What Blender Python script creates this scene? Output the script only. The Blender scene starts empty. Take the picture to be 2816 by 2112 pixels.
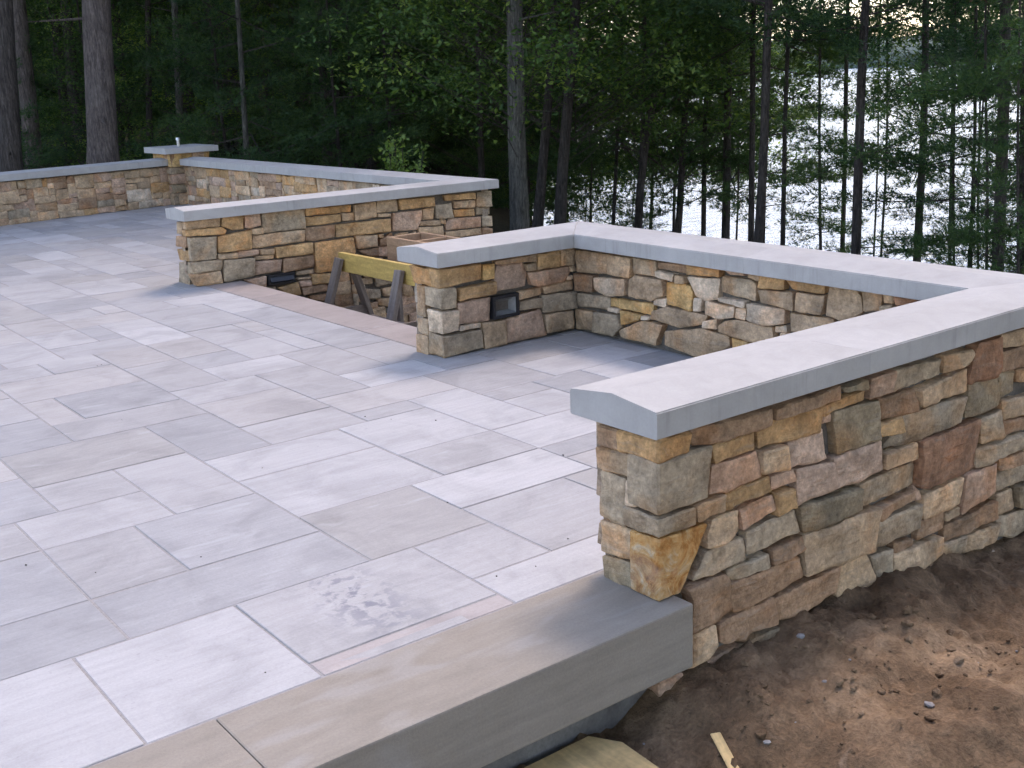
import bpy, bmesh, math, random
import numpy as np
from mathutils import Vector, Matrix, noise

# ------------------------------------------------------------------ camera, world, sun
sc = bpy.context.scene
col = sc.collection
R = math.radians
CAM_H = 1.44
FPX, PITCH, ROLL, YAW = 3145.66, R(15.1687), R(-2.4295), R(36.9623)
_F = Vector((math.sin(YAW)*math.cos(PITCH), math.cos(YAW)*math.cos(PITCH), -math.sin(PITCH)))
_R = Vector((math.cos(YAW), -math.sin(YAW), 0))
_U = _R.cross(_F)
_Rc = _R*math.cos(ROLL)+_U*math.sin(ROLL)
_Uc = -_R*math.sin(ROLL)+_U*math.cos(ROLL)
cam = bpy.data.cameras.new('camera')
cam_o = bpy.data.objects.new('camera', cam); col.objects.link(cam_o)
cam_o.matrix_world = Matrix(((_Rc.x,_Uc.x,-_F.x,0),(_Rc.y,_Uc.y,-_F.y,0),(_Rc.z,_Uc.z,-_F.z,CAM_H),(0,0,0,1)))
cam.sensor_width = 36; cam.lens = 36*FPX/2816; cam.clip_start = .05; cam.clip_end = 6000
sc.camera = cam_o
SUN_AZ, SUN_EL = 64, 57          # degrees clockwise from +y, degrees up: over the lake
w = bpy.data.worlds.new('World'); sc.world = w; w.use_nodes = True
nt = w.node_tree
bg = nt.nodes['Background']
sky = nt.nodes.new('ShaderNodeTexSky'); sky.sky_type = 'NISHITA'; sky.sun_disc = False
sky.sun_elevation = R(SUN_EL); sky.sun_rotation = R(SUN_AZ); sky.air_density = 1.0; sky.dust_density = 1.0; sky.ozone_density = 1.5
nt.links.new(sky.outputs[0], bg.inputs[0]); bg.inputs[1].default_value = .145
sun = bpy.data.lights.new('sun', 'SUN'); sun.energy = .5; sun.angle = R(15); sun.color = (1, .97, .93)
sun_o = bpy.data.objects.new('sun', sun); col.objects.link(sun_o)
sdir = Vector((math.sin(R(SUN_AZ))*math.cos(R(SUN_EL)), math.cos(R(SUN_AZ))*math.cos(R(SUN_EL)), math.sin(R(SUN_EL))))
sun_o.rotation_euler = (-sdir).to_track_quat('-Z', 'Y').to_euler()
vs = sc.view_settings
vs.view_transform = 'Standard'; vs.look = 'None'; vs.gamma = 1; vs.use_curve_mapping = False
vs.exposure = 2.12
vs.use_white_balance = True; vs.white_balance_temperature = 7300; vs.white_balance_tint = 20
sc.render.engine = 'CYCLES'
sc.cycles.use_denoising = True; sc.cycles.use_adaptive_sampling = True; sc.cycles.adaptive_threshold = .03; sc.cycles.adaptive_min_samples = 16
sc.cycles.max_bounces = 4; sc.cycles.diffuse_bounces = 3; sc.cycles.glossy_bounces = 2; sc.cycles.transmission_bounces = 2

# ------------------------------------------------------------------ pixel helpers
def ray(px, py):
    return _F + _Rc*((px-1408)/FPX) - _Uc*((py-1056)/FPX)
def on_z(px, py, z):
    d = ray(px, py); t = (z-CAM_H)/d.z
    return Vector((d.x*t, d.y*t, z))
def az_el(dx, dy):               # display pixel (2212 wide)
    d = ray(dx*1.27306, dy*1.27306)
    return d
rnd = random.Random(7)
nrs = np.random.RandomState(5)

# ------------------------------------------------------------------ object helpers
def link(o, parent=None):
    col.objects.link(o)
    if parent is not None: o.parent = parent
    return o
def tag(o, label=None, cat=None, group=None, kind=None):
    if label: o['label'] = label
    if cat: o['category'] = cat
    if group: o['group'] = group
    if kind: o['kind'] = kind
    return o
def empty(name, loc, label, cat, group=None):
    o = bpy.data.objects.new(name, None); o.location = loc; o.empty_display_size = .1
    link(o); tag(o, label, cat, group); return o
def mesh_obj(name, verts, faces, mat, parent=None, smooth=False, loc=None):
    me = bpy.data.meshes.new(name); me.from_pydata([tuple(v) for v in verts], [], faces); me.update()
    if mat: me.materials.append(mat)
    if smooth: me.polygons.foreach_set('use_smooth', [True]*len(me.polygons))
    o = bpy.data.objects.new(name, me)
    if loc is not None: o.location = loc
    return link(o, parent)
def np_mesh(name, V, T, mat, smooth=False, mats=None, mi=None):
    """V (n,3) floats, T (m,3) triangle indices"""
    me = bpy.data.meshes.new(name)
    V = np.ascontiguousarray(V, dtype=np.float32); T = np.ascontiguousarray(T, dtype=np.int32)
    me.vertices.add(len(V)); me.vertices.foreach_set('co', V.ravel())
    me.loops.add(T.size); me.loops.foreach_set('vertex_index', T.ravel())
    me.polygons.add(len(T)); me.polygons.foreach_set('loop_start', np.arange(0, T.size, 3, dtype=np.int32))
    for m in (mats or [mat]): me.materials.append(m)
    if mi is not None: me.polygons.foreach_set('material_index', np.ascontiguousarray(mi, dtype=np.int32))
    me.polygons.foreach_set('use_smooth', np.full(len(T), smooth))
    me.update(calc_edges=True); me.validate()
    return me
def bm_obj(name, bm, mat, parent=None, smooth=False, loc=None):
    me = bpy.data.meshes.new(name); bmesh.ops.recalc_face_normals(bm, faces=bm.faces); bm.to_mesh(me); bm.free()
    if mat: me.materials.append(mat)
    if smooth: me.polygons.foreach_set('use_smooth', [True]*len(me.polygons))
    o = bpy.data.objects.new(name, me)
    if loc is not None: o.location = loc
    return link(o, parent)
def box_bm(x0, x1, y0, y1, z0, z1, bev=0, segs=1, bm=None, mat=None):
    own = bm is None
    if own: bm = bmesh.new()
    vs_ = [bm.verts.new(((x0, x1)[i&1], (y0, y1)[(i>>1)&1], (z0, z1)[(i>>2)&1])) for i in range(8)]
    fs = [bm.faces.new([vs_[i] for i in q]) for q in ((0,2,3,1),(4,5,7,6),(0,1,5,4),(2,6,7,3),(0,4,6,2),(1,3,7,5))]
    if mat is not None: bmesh.ops.transform(bm, matrix=mat, verts=vs_)
    if bev: bmesh.ops.bevel(bm, geom=list({e for f in fs for e in f.edges}), offset=bev, segments=segs, affect='EDGES', profile=.6)
    return bm
def hexa_bm(c, bev=0, bm=None):
    """c: 8 corners, order like box_bm"""
    if bm is None: bm = bmesh.new()
    vs_ = [bm.verts.new(p) for p in c]
    fs = [bm.faces.new([vs_[i] for i in q]) for q in ((0,2,3,1),(4,5,7,6),(0,1,5,4),(2,6,7,3),(0,4,6,2),(1,3,7,5))]
    if bev: bmesh.ops.bevel(bm, geom=list({e for f in fs for e in f.edges}), offset=bev, segments=1, affect='EDGES')
    return bm

# ------------------------------------------------------------------ materials
class NT:
    def __init__(s, name):
        s.m = bpy.data.materials.new(name); s.m.use_nodes = True; s.t = s.m.node_tree; s.t.nodes.clear()
        s.out = s.n('ShaderNodeOutputMaterial')
    def n(s, typ, **kw):
        nd = s.t.nodes.new(typ)
        for k, v in kw.items(): setattr(nd, k, v)
        return nd
    def l(s, a, b): s.t.links.new(a, b)
    def mapping(s, scale=(1,1,1), rand=True, coord='Object', loc=(0,0,0), rot=(0,0,0)):
        tc = s.n('ShaderNodeTexCoord'); mp = s.n('ShaderNodeMapping'); mp.inputs['Scale'].default_value = scale; mp.inputs['Rotation'].default_value = rot
        v = tc.outputs[coord]
        if rand:
            oi = s.n('ShaderNodeObjectInfo'); mu = s.n('ShaderNodeMath', operation='MULTIPLY'); mu.inputs[1].default_value = 97.3
            s.l(oi.outputs['Random'], mu.inputs[0])
            ad = s.n('ShaderNodeVectorMath', operation='ADD'); s.l(v, ad.inputs[0]); s.l(mu.outputs[0], ad.inputs[1]); v = ad.outputs[0]
        s.l(v, mp.inputs['Vector']); return mp.outputs[0]
    def noise(s, vec, scale, detail=4, rough=.55, dist=0):
        nd = s.n('ShaderNodeTexNoise'); nd.inputs['Scale'].default_value = scale; nd.inputs['Detail'].default_value = detail
        nd.inputs['Roughness'].default_value = rough; nd.inputs['Distortion'].default_value = dist
        s.l(vec, nd.inputs['Vector']); return nd.outputs[0]
    def ramp(s, fac, pts):
        nd = s.n('ShaderNodeValToRGB'); cr = nd.color_ramp
        while len(cr.elements) < len(pts): cr.elements.new(.5)
        for e, (p, c) in zip(cr.elements, pts):
            e.position = p; e.color = (c if isinstance(c, tuple) else (c, c, c))+(1,)
        s.l(fac, nd.inputs[0]); return nd.outputs[0]
    def mix(s, fac, a, b, mode='MIX'):
        nd = s.n('ShaderNodeMix', data_type='RGBA', blend_type=mode)
        for val, sock in ((fac, nd.inputs[0]), (a, nd.inputs[6]), (b, nd.inputs[7])):
            if isinstance(val, (int, float)): sock.default_value = val
            elif isinstance(val, tuple): sock.default_value = val+(1,)
            else: s.l(val, sock)
        return nd.outputs[2]
    def bump(s, h, strength, dist=.01, normal=None):
        nd = s.n('ShaderNodeBump'); nd.inputs['Strength'].default_value = strength; nd.inputs['Distance'].default_value = dist
        s.l(h, nd.inputs['Height'])
        if normal is not None: s.l(normal, nd.inputs['Normal'])
        return nd.outputs[0]
    def bsdf(s, colr, rough=.8, spec=.3, normal=None, metallic=0):
        b = s.n('ShaderNodeBsdfPrincipled'); b.inputs['Roughness'].default_value = rough
        b.inputs['Specular IOR Level'].default_value = spec; b.inputs['Metallic'].default_value = metallic
        if isinstance(colr, tuple): b.inputs['Base Color'].default_value = colr+(1,)
        else: s.l(colr, b.inputs['Base Color'])
        if normal is not None: s.l(normal, b.inputs['Normal'])
        s.l(b.outputs[0], s.out.inputs['Surface']); return b

def mat_stone():
    s = NT('fieldstone'); v = s.mapping()
    oi = s.n('ShaderNodeObjectInfo')
    n1 = s.noise(v, 7, 6, .62, .4); n2 = s.noise(v, 38, 4, .6); n3 = s.noise(v, 3.2, 3, .5, 1.2)
    vz = s.mapping((5, 5, 26)); nb = s.noise(vz, 2.2, 5, .6, .6)
    n4 = s.noise(v, 90, 3, .7); n5 = s.noise(v, 15, 5, .7, 1.5)
    c = s.mix(1, oi.outputs['Color'], s.ramp(n1, [(.28, .52), (.5, 1.0), (.75, 1.42)]), 'MULTIPLY')
    c = s.mix(1, c, s.ramp(n2, [(.28, .72), (.72, 1.24)]), 'MULTIPLY')
    c = s.mix(1, c, s.ramp(n4, [(.3, .78), (.7, 1.18)]), 'MULTIPLY')
    c = s.mix(s.ramp(n3, [(.50, 0.0), (.70, .6)]), c, s.mix(1, c, (1.2, .84, .55), 'MULTIPLY'))
    c = s.mix(s.ramp(nb, [(.54, 0.0), (.74, .4)]), c, (.32, .265, .205))
    c = s.mix(s.ramp(n5, [(.60, 0.0), (.72, .5)]), c, s.mix(1, c, (.55, .50, .45), 'MULTIPLY'))
    c = s.mix(s.ramp(n5, [(.22, .45), (.36, 0.0)]), c, (.50, .44, .37))
    b1 = s.bump(n1, .7, .03); b2 = s.bump(nb, .45, .018, b1); b3 = s.bump(n2, .7, .006, b2); b4 = s.bump(n5, .5, .01, b3)
    s.bsdf(c, .88, .2, b4); return s.m
def mat_mortar():
    s = NT('dark_mortar'); v = s.mapping(rand=False); n = s.noise(v, 60, 4)
    s.bsdf(s.ramp(n, [(.3, (.11, .094, .078)), (.7, (.17, .147, .122))]), .95, .1, s.bump(n, .6, .01)); return s.m
def mat_coping():
    s = NT('limestone_coping'); v = s.mapping(); g = s.mapping(rand=False, coord='Generated')
    n1 = s.noise(v, 2.5, 4, .6); n2 = s.noise(v, 140, 2, .6)
    st = s.noise(s.mapping((1, 1, .06)), 34, 4, .65, .3); st2 = s.noise(v, 4, 3)
    c = s.mix(s.ramp(n1, [(.3, 0.0), (.7, 1.0)]), (.355, .33, .298), (.415, .388, .355))
    m3 = s.noise(v, 11, 5, .65, .6); c = s.mix(1, c, s.ramp(m3, [(.3, .93), (.7, 1.05)]), 'MULTIPLY')
    c = s.mix(1, c, s.ramp(n2, [(.3, .97), (.7, 1.025)]), 'MULTIPLY')
    # drip stains on the upright faces only
    geo = s.n('ShaderNodeNewGeometry'); sx = s.n('ShaderNodeSeparateXYZ'); s.l(geo.outputs['Normal'], sx.inputs[0])
    up = s.ramp(sx.outputs['Z'], [(.25, 1.0), (.6, 0.0)])
    stain = s.mix(1, s.ramp(st, [(.52, 0.0), (.75, .55)]), s.ramp(st2, [(.45, 0.0), (.62, 1.0)]), 'MULTIPLY')
    stain = s.mix(1, stain, up, 'MULTIPLY')
    c = s.mix(stain, c, (.20, .188, .175))
    s.bsdf(c, .8, .3, s.bump(n2, .08, .001)); return s.m
def mat_slab(stained=False):
    s = NT('sandstone_slab_stained' if stained else 'sandstone_slab'); v = s.mapping()
    oi = s.n('ShaderNodeObjectInfo')
    streak = s.noise(s.mapping((1.2, 14, 1)), 3.2, 4, .6, .5); cl = s.noise(v, 3.4, 5, .6, .8); fine = s.noise(v, 120, 3, .7); spk = s.noise(v, 46, 2, .5)
    pale = s.noise(s.mapping((1, 2.4, 1)), 4.5, 3, .5, 1.2)
    c = s.mix(1, oi.outputs['Color'], s.ramp(streak, [(.25, .90), (.75, 1.08)]), 'MULTIPLY')
    c = s.mix(1, c, s.ramp(cl, [(.25, .75), (.5, 1.0), (.75, 1.12)]), 'MULTIPLY')
    c = s.mix(1, c, s.ramp(fine, [(.3, .93), (.7, 1.06)]), 'MULTIPLY')
    c = s.mix(s.ramp(pale, [(.62, 0.0), (.78, .4)]), c, (.43, .42, .41))
    c = s.mix(s.ramp(spk, [(.70, 0.0), (.76, .35)]), c, (.22, .21, .215))
    if stained:
        tc = s.n('ShaderNodeTexCoord')
        d = s.n('ShaderNodeVectorMath', operation='DISTANCE'); mp = s.n('ShaderNodeMapping'); mp.inputs['Rotation'].default_value = (0, 0, .25); mp.inputs['Location'].default_value = (.06, -.02, 0); mp.inputs['Scale'].default_value = (3.0, 1.1, 1)
        s.l(tc.outputs['Object'], mp.inputs[0]); s.l(mp.outputs[0], d.inputs[0])
        bl = s.noise(v, 22, 4, .6, .4)
        k = s.mix(1, s.ramp(d.outputs['Value'], [(.08, 1.0), (.48, 0.0)]), s.ramp(bl, [(.47, 0.0), (.58, .85)]), 'MULTIPLY')
        c = s.mix(k, c, (.15, .15, .17))
    s.bsdf(c, .62, .45, s.bump(fine, .2, .003, s.bump(cl, .15, .01))); return s.m
def mat_step():
    s = NT('step_stone'); v = s.mapping()
    streak = s.noise(s.mapping((2.2, 9, 22)), 2.0, 5, .6, .5); cl = s.noise(v, 4.0, 4, .55, 1.5); fine = s.noise(v, 130, 3, .7)
    cl2 = s.noise(s.mapping((1.0, 3.2, 2)), 2.6, 3, .5, 1.0)
    c = s.mix(cl, (.23, .193, .150), (.285, .247, .20))
    c = s.mix(1, c, s.ramp(streak, [(.25, .86), (.75, 1.10)]), 'MULTIPLY')
    c = s.mix(s.ramp(cl2, [(.52, 0.0), (.66, .4)]), c, (.33, .305, .275))
    c = s.mix(1, c, s.ramp(fine, [(.3, .92), (.7, 1.07)]), 'MULTIPLY')
    s.bsdf(c, .8, .3, s.bump(fine, .25, .003)); return s.m
def mat_joint():
    s = NT('sand_joint'); v = s.mapping(rand=False); n = s.noise(v, 90, 3)
    s.bsdf(s.ramp(n, [(.3, (.25, .23, .212)), (.7, (.33, .305, .28))]), .95, .1, s.bump(n, .5, .004)); return s.m
def mat_concrete():
    s = NT('concrete'); v = s.mapping(rand=False); n = s.noise(v, 9, 5, .6); f = s.noise(v, 90, 3)
    s.bsdf(s.mix(1, s.ramp(n, [(.3, (.11, .10, .09)), (.7, (.20, .185, .165))]), s.ramp(f, [(.3, .85), (.7, 1.1)]), 'MULTIPLY'), .9, .2, s.bump(f, .4, .005)); return s.m
def mat_dirt():
    s = NT('sandy_soil'); tc = s.n('ShaderNodeTexCoord'); v = tc.outputs['Object']
    n1 = s.noise(v, 1.6, 5, .6, .6); n2 = s.noise(v, 14, 5, .65); n3 = s.noise(v, 90, 3, .6); n4 = s.noise(v, 5, 4, .6, 1)
    c = s.ramp(n1, [(.32, (.075, .045, .024)), (.5, (.155, .097, .055)), (.68, (.28, .185, .110))])
    c = s.mix(1, c, s.ramp(n2, [(.3, .62), (.7, 1.25)]), 'MULTIPLY')
    c = s.mix(1, c, s.ramp(n3, [(.3, .75), (.7, 1.2)]), 'MULTIPLY')
    c = s.mix(s.ramp(n4, [(.62, 0.0), (.76, .45)]), c, (.36, .265, .185))
    # away from the building site: forest litter
    sx = s.n('ShaderNodeSeparateXYZ'); s.l(v, sx.inputs[0])
    ln = s.n('ShaderNodeVectorMath', operation='LENGTH'); s.l(v, ln.inputs[0])
    nl = s.noise(v, .8, 5, .6); litter = s.ramp(s.noise(v, 9, 5, .7), [(.3, (.028, .022, .014)), (.55, (.055, .042, .024)), (.75, (.05, .06, .025))])
    far = s.n('ShaderNodeMapRange'); far.inputs[1].default_value = 8; far.inputs[2].default_value = 12; s.l(ln.outputs['Value'], far.inputs[0])
    c = s.mix(far.outputs[0], c, litter)
    s.bsdf(c, .95, .15, s.bump(n3, .7, .008, s.bump(n2, .6, .03))); return s.m
def mat_bark(base=(.105, .085, .07), name='bark'):
    s = NT(name); v = s.mapping((1, 1, .13)); n1 = s.noise(v, 34, 5, .7, .9); n2 = s.noise(s.mapping(), 3, 4); n3 = s.noise(s.mapping((1, 1, .4)), 55, 3)
    b = Vector(base)
    c = s.ramp(n1, [(.3, tuple(b*.38)), (.5, tuple(b*.9)), (.72, tuple(b*1.7))])
    c = s.mix(s.ramp(n2, [(.5, 0.0), (.7, .4)]), c, tuple(Vector((b.x*1.4, b.y*1.5, b.z*1.5))))
    c = s.mix(1, c, s.ramp(n3, [(.3, .8), (.7, 1.2)]), 'MULTIPLY')
    s.bsdf(c, .95, .1, s.bump(n1, 1.0, .06)); return s.m
def mat_leaf(name, c0, c1, c2, trans=.45):
    s = NT(name); g = s.n('ShaderNodeNewGeometry'); oi = s.n('ShaderNodeObjectInfo')
    n = s.noise(s.mapping(), .9, 3)
    a = s.n('ShaderNodeMath', operation='ADD'); s.l(g.outputs['Random Per Island'], a.inputs[0]); s.l(n, a.inputs[1])
    h = s.n('ShaderNodeMath', operation='MULTIPLY'); h.inputs[1].default_value = .5; s.l(a.outputs[0], h.inputs[0])
    c = s.ramp(h.outputs[0], [(.25, c0), (.5, c1), (.78, c2)])
    c = s.mix(1, c, s.ramp(oi.outputs['Random'], [(0, (.7, .8, .8)), (.5, (1.05, 1.08, 1.05)), (1, (1.45, 1.4, 1.15))]), 'MULTIPLY')
    d = s.n('ShaderNodeBsdfPrincipled'); d.inputs['Roughness'].default_value = .55; d.inputs['Specular IOR Level'].default_value = .25; s.l(c, d.inputs['Base Color'])
    t = s.n('ShaderNodeBsdfTranslucent'); s.l(s.mix(1, c, (1.25, 1.3, .6), 'MULTIPLY'), t.inputs['Color'])
    mx = s.n('ShaderNodeMixShader'); mx.inputs[0].default_value = trans; s.l(d.outputs[0], mx.inputs[1]); s.l(t.outputs[0], mx.inputs[2])
    s.l(mx.outputs[0], s.out.inputs['Surface']); return s.m
def mat_wood(name, base, dark=.6):
    s = NT(name); v = s.mapping((9, 1.0, 9)); n = s.noise(v, 3, 5, .6, .8); n2 = s.noise(s.mapping(), 60, 2); b = Vector(base)
    c = s.ramp(n, [(.3, tuple(b*dark)), (.55, tuple(b)), (.75, tuple(b*1.25))])
    c = s.mix(1, c, s.ramp(n2, [(.3, .9), (.7, 1.1)]), 'MULTIPLY')
    s.bsdf(c, .7, .3, s.bump(n, .2, .004)); return s.m
def mat_water():
    s = NT('lake_water'); tc = s.n('ShaderNodeTexCoord')
    mp = s.n('ShaderNodeMapping'); mp.inputs['Rotation'].default_value = (0, 0, R(-30)); mp.inputs['Scale'].default_value = (1, 2.2, 1); s.l(tc.outputs['Object'], mp.inputs[0])
    n1 = s.noise(mp.outputs[0], .9, 3, .6, .4); n2 = s.noise(mp.outputs[0], 4.5, 3, .6)
    b = s.bsdf((.012, .035, .085), .08, .5, s.bump(n2, .6, .05, s.bump(n1, .8, .28))); return s.m
def mat_flat(name, c, rough=.5, metallic=0, spec=.5):
    s = NT(name); n = s.noise(s.mapping(), 40, 3)
    s.bsdf(s.mix(1, c, s.ramp(n, [(.3, .88), (.7, 1.12)]), 'MULTIPLY'), rough, spec, None, metallic); return s.m
M_STONE = mat_stone(); M_MORTAR = mat_mortar(); M_COPING = mat_coping(); M_SLAB = mat_slab(); M_SLABS = mat_slab(True)
def mat_marbled():
    s = NT('rust_marbled_stone'); v = s.mapping(); n = s.noise(v, 9, 6, .6, 2.2); n2 = s.noise(v, 40, 4, .65); n3 = s.noise(v, 5, 3, .5, 1)
    c = s.ramp(n, [(.32, (.20, .075, .025)), (.42, (.42, .18, .05)), (.52, (.52, .29, .11)), (.64, (.55, .41, .26)), (.78, (.42, .34, .26))])
    c = s.mix(s.ramp(n3, [(.52, 0.0), (.68, .35)]), c, (.36, .29, .23))
    c = s.mix(1, c, s.ramp(n2, [(.3, .78), (.7, 1.18)]), 'MULTIPLY')
    s.bsdf(c, .88, .2, s.bump(n2, .6, .006, s.bump(n, .6, .02))); return s.m
M_MARB = mat_marbled(); M_STEP = mat_step(); M_JOINT = mat_joint(); M_CONC = mat_concrete(); M_DIRT = mat_dirt()
M_BARK = mat_bark((.085, .07, .06), 'dark_bark'); M_BARKP = mat_bark((.17, .135, .118), 'pine_bark'); M_BARKG = mat_bark((.13, .12, .10), 'grey_bark')
M_NEEDLE = mat_leaf('pine_needles', (.026, .055, .028), (.048, .095, .040), (.09, .14, .045), .35)
M_LEAF = mat_leaf('broad_leaves', (.030, .062, .024), (.055, .108, .032), (.11, .165, .045), .45)
M_LEAFY = mat_leaf('bright_leaves', (.09, .15, .04), (.15, .22, .06), (.24, .31, .09), .5)
M_RUST = mat_leaf('dead_needles', (.06, .025, .012), (.11, .045, .02), (.16, .07, .03), .3)
M_PINE_Y = mat_wood('fresh_lumber', (.52, .34, .10), .75); M_PINE_G = mat_wood('weathered_lumber', (.20, .155, .125)); M_PINE_R = mat_wood('brown_lumber', (.42, .26, .15), .7)
M_PLY = mat_wood('plywood', (.62, .42, .19), .75); M_WATER = mat_water()
M_BLACK = mat_flat('black_metal', (.02, .02, .022), .35); M_LENS = mat_flat('dark_reflector', (.20, .195, .18), .3); M_STEEL = mat_flat('steel', (.5, .5, .5), .35, 1)

# ------------------------------------------------------------------ terrain and lake
LAKE_Z = -5.0
SH_AZ = [-180, -90, 20, 30, 33, 35, 37, 40, 44, 50, 61, 75, 100, 140, 180]
SH_D = [900, 900, 900, 420, 200, 100, 66, 46, 35, 28.5, 23, 20, 20, 60, 900]
def sstep(a, b, x):
    t = min(1, max(0, (x-a)/(b-a))); return t*t*(3-2*t)
def shore(az): return float(np.interp(az, SH_AZ, SH_D))
def ground_z(x, y, detail=True):
    d = math.hypot(x, y); az = math.degrees(math.atan2(x, y)); ds = shore(az)
    if y < 3.5: z0 = -.37 + .13*sstep(1.85, 2.25, x)*(.35+.65*sstep(1.5, 2.0, y)) - .11*sstep(2.7, 4.2, x) - .45*sstep(4.2, 6.5, x)
    else: z0 = -.30 - .36*sstep(2.6, 3.4, x)*(1-sstep(9.5, 13, y)) - .25*sstep(4.2, 7, x)*(1-sstep(10, 16, y))
    z = z0 + (LAKE_Z-.7-z0)*sstep(0, 1, max(0, (d-6.0))/(ds*1.10-6.0)) if d > 6 else z0
    if d > ds*1.10: z = max(LAKE_Z-.7-(d-ds*1.1)*.05, LAKE_Z-4)
    if az < 34 and d > 30: z += 6*sstep(45, 130, d)*sstep(34, 26, az)
    if detail:
        p = Vector((x, y, 0))
        near = 1-sstep(5, 9, d)
        z += near*(.058*noise.fractal(p*1.6+Vector((3, 1, 0)), 1, 2, 4) + .028*noise.fractal(p*7, .8, 2, 4) + .011*noise.fractal(p*28, .9, 2, 3))
        z += (1-near)*.12*noise.fractal(p*.5, 1, 2, 3)
        # excavated trench beside the stone wall with a raised ridge toward the viewer
        if y < 2.4 and 1.2 < x < 5.5: z += .07*math.exp(-((y-1.42+.10*(x-2.5))/.16)**2)*sstep(1.9, 2.5, x) - .05*math.exp(-((y-1.85)/.25)**2)*sstep(2.6, 3.4, x)
    return z
def axis(fine0, fine1, step, lim0, lim1):
    a = list(np.arange(fine0, fine1+1e-6, step)); s_ = step; v = fine1
    while v < lim1: s_ *= 1.13; v += s_; a.append(v)
    s_ = step; v = fine0; pre = []
    while v > lim0: s_ *= 1.13; v -= s_; pre.append(v)
    return pre[::-1]+a
gx = axis(1.3, 4.9, .024, -2600, 2600); gy = axis(.9, 2.35, .022, -2600, 2600)
GV = np.array([(x, y, ground_z(x, y)) for y in gy for x in gx]); nx_, ny_ = len(gx), len(gy)
ii = np.arange((nx_)*(ny_)).reshape(ny_, nx_)
GT = np.concatenate([np.stack([ii[:-1, :-1], ii[:-1, 1:], ii[1:, 1:]], -1).reshape(-1, 3), np.stack([ii[:-1, :-1], ii[1:, 1:], ii[1:, :-1]], -1).reshape(-1, 3)])
tag(link(bpy.data.objects.new('ground', np_mesh('ground', GV, GT, M_DIRT, True))), 'brown sandy soil around the patio running into the forest floor', kind='structure')
lk = mesh_obj('lake', [(-2500, -2500, LAKE_Z), (2500, -2500, LAKE_Z), (2500, 2500, LAKE_Z), (-2500, 2500, LAKE_Z)], [(0, 1, 2, 3)], M_WATER)
tag(lk, 'glittering lake water seen between the tree trunks', kind='structure')
# far shore: low wooded hills
hv, hf = [], []
NH = 160
for i in range(NH):
    az = R(30+i*70/NH); n = noise.fractal(Vector((i*.11, 0, 0)), 1, 2, 4)
    for j, (d, z) in enumerate(((900, LAKE_Z-1), (905, LAKE_Z+9+3*noise.noise(Vector((i*1.7, 3, 0)))), (1100, LAKE_Z+26+10*n+3*noise.noise(Vector((i*2.3, 9, 0)))), (1500, LAKE_Z-5))):
        hv.append((d*math.sin(az), d*math.cos(az), z))
for i in range(NH-1):
    for j in range(3): hf.append((i*4+j, i*4+4+j, i*4+5+j, i*4+j+1))
M_HILL = mat_flat('far_woods', (.05, .075, .055), .9)
tag(mesh_obj('far_hills', hv, hf, M_HILL, smooth=True), 'low wooded hills on the far shore of the lake', kind='structure')

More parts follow.
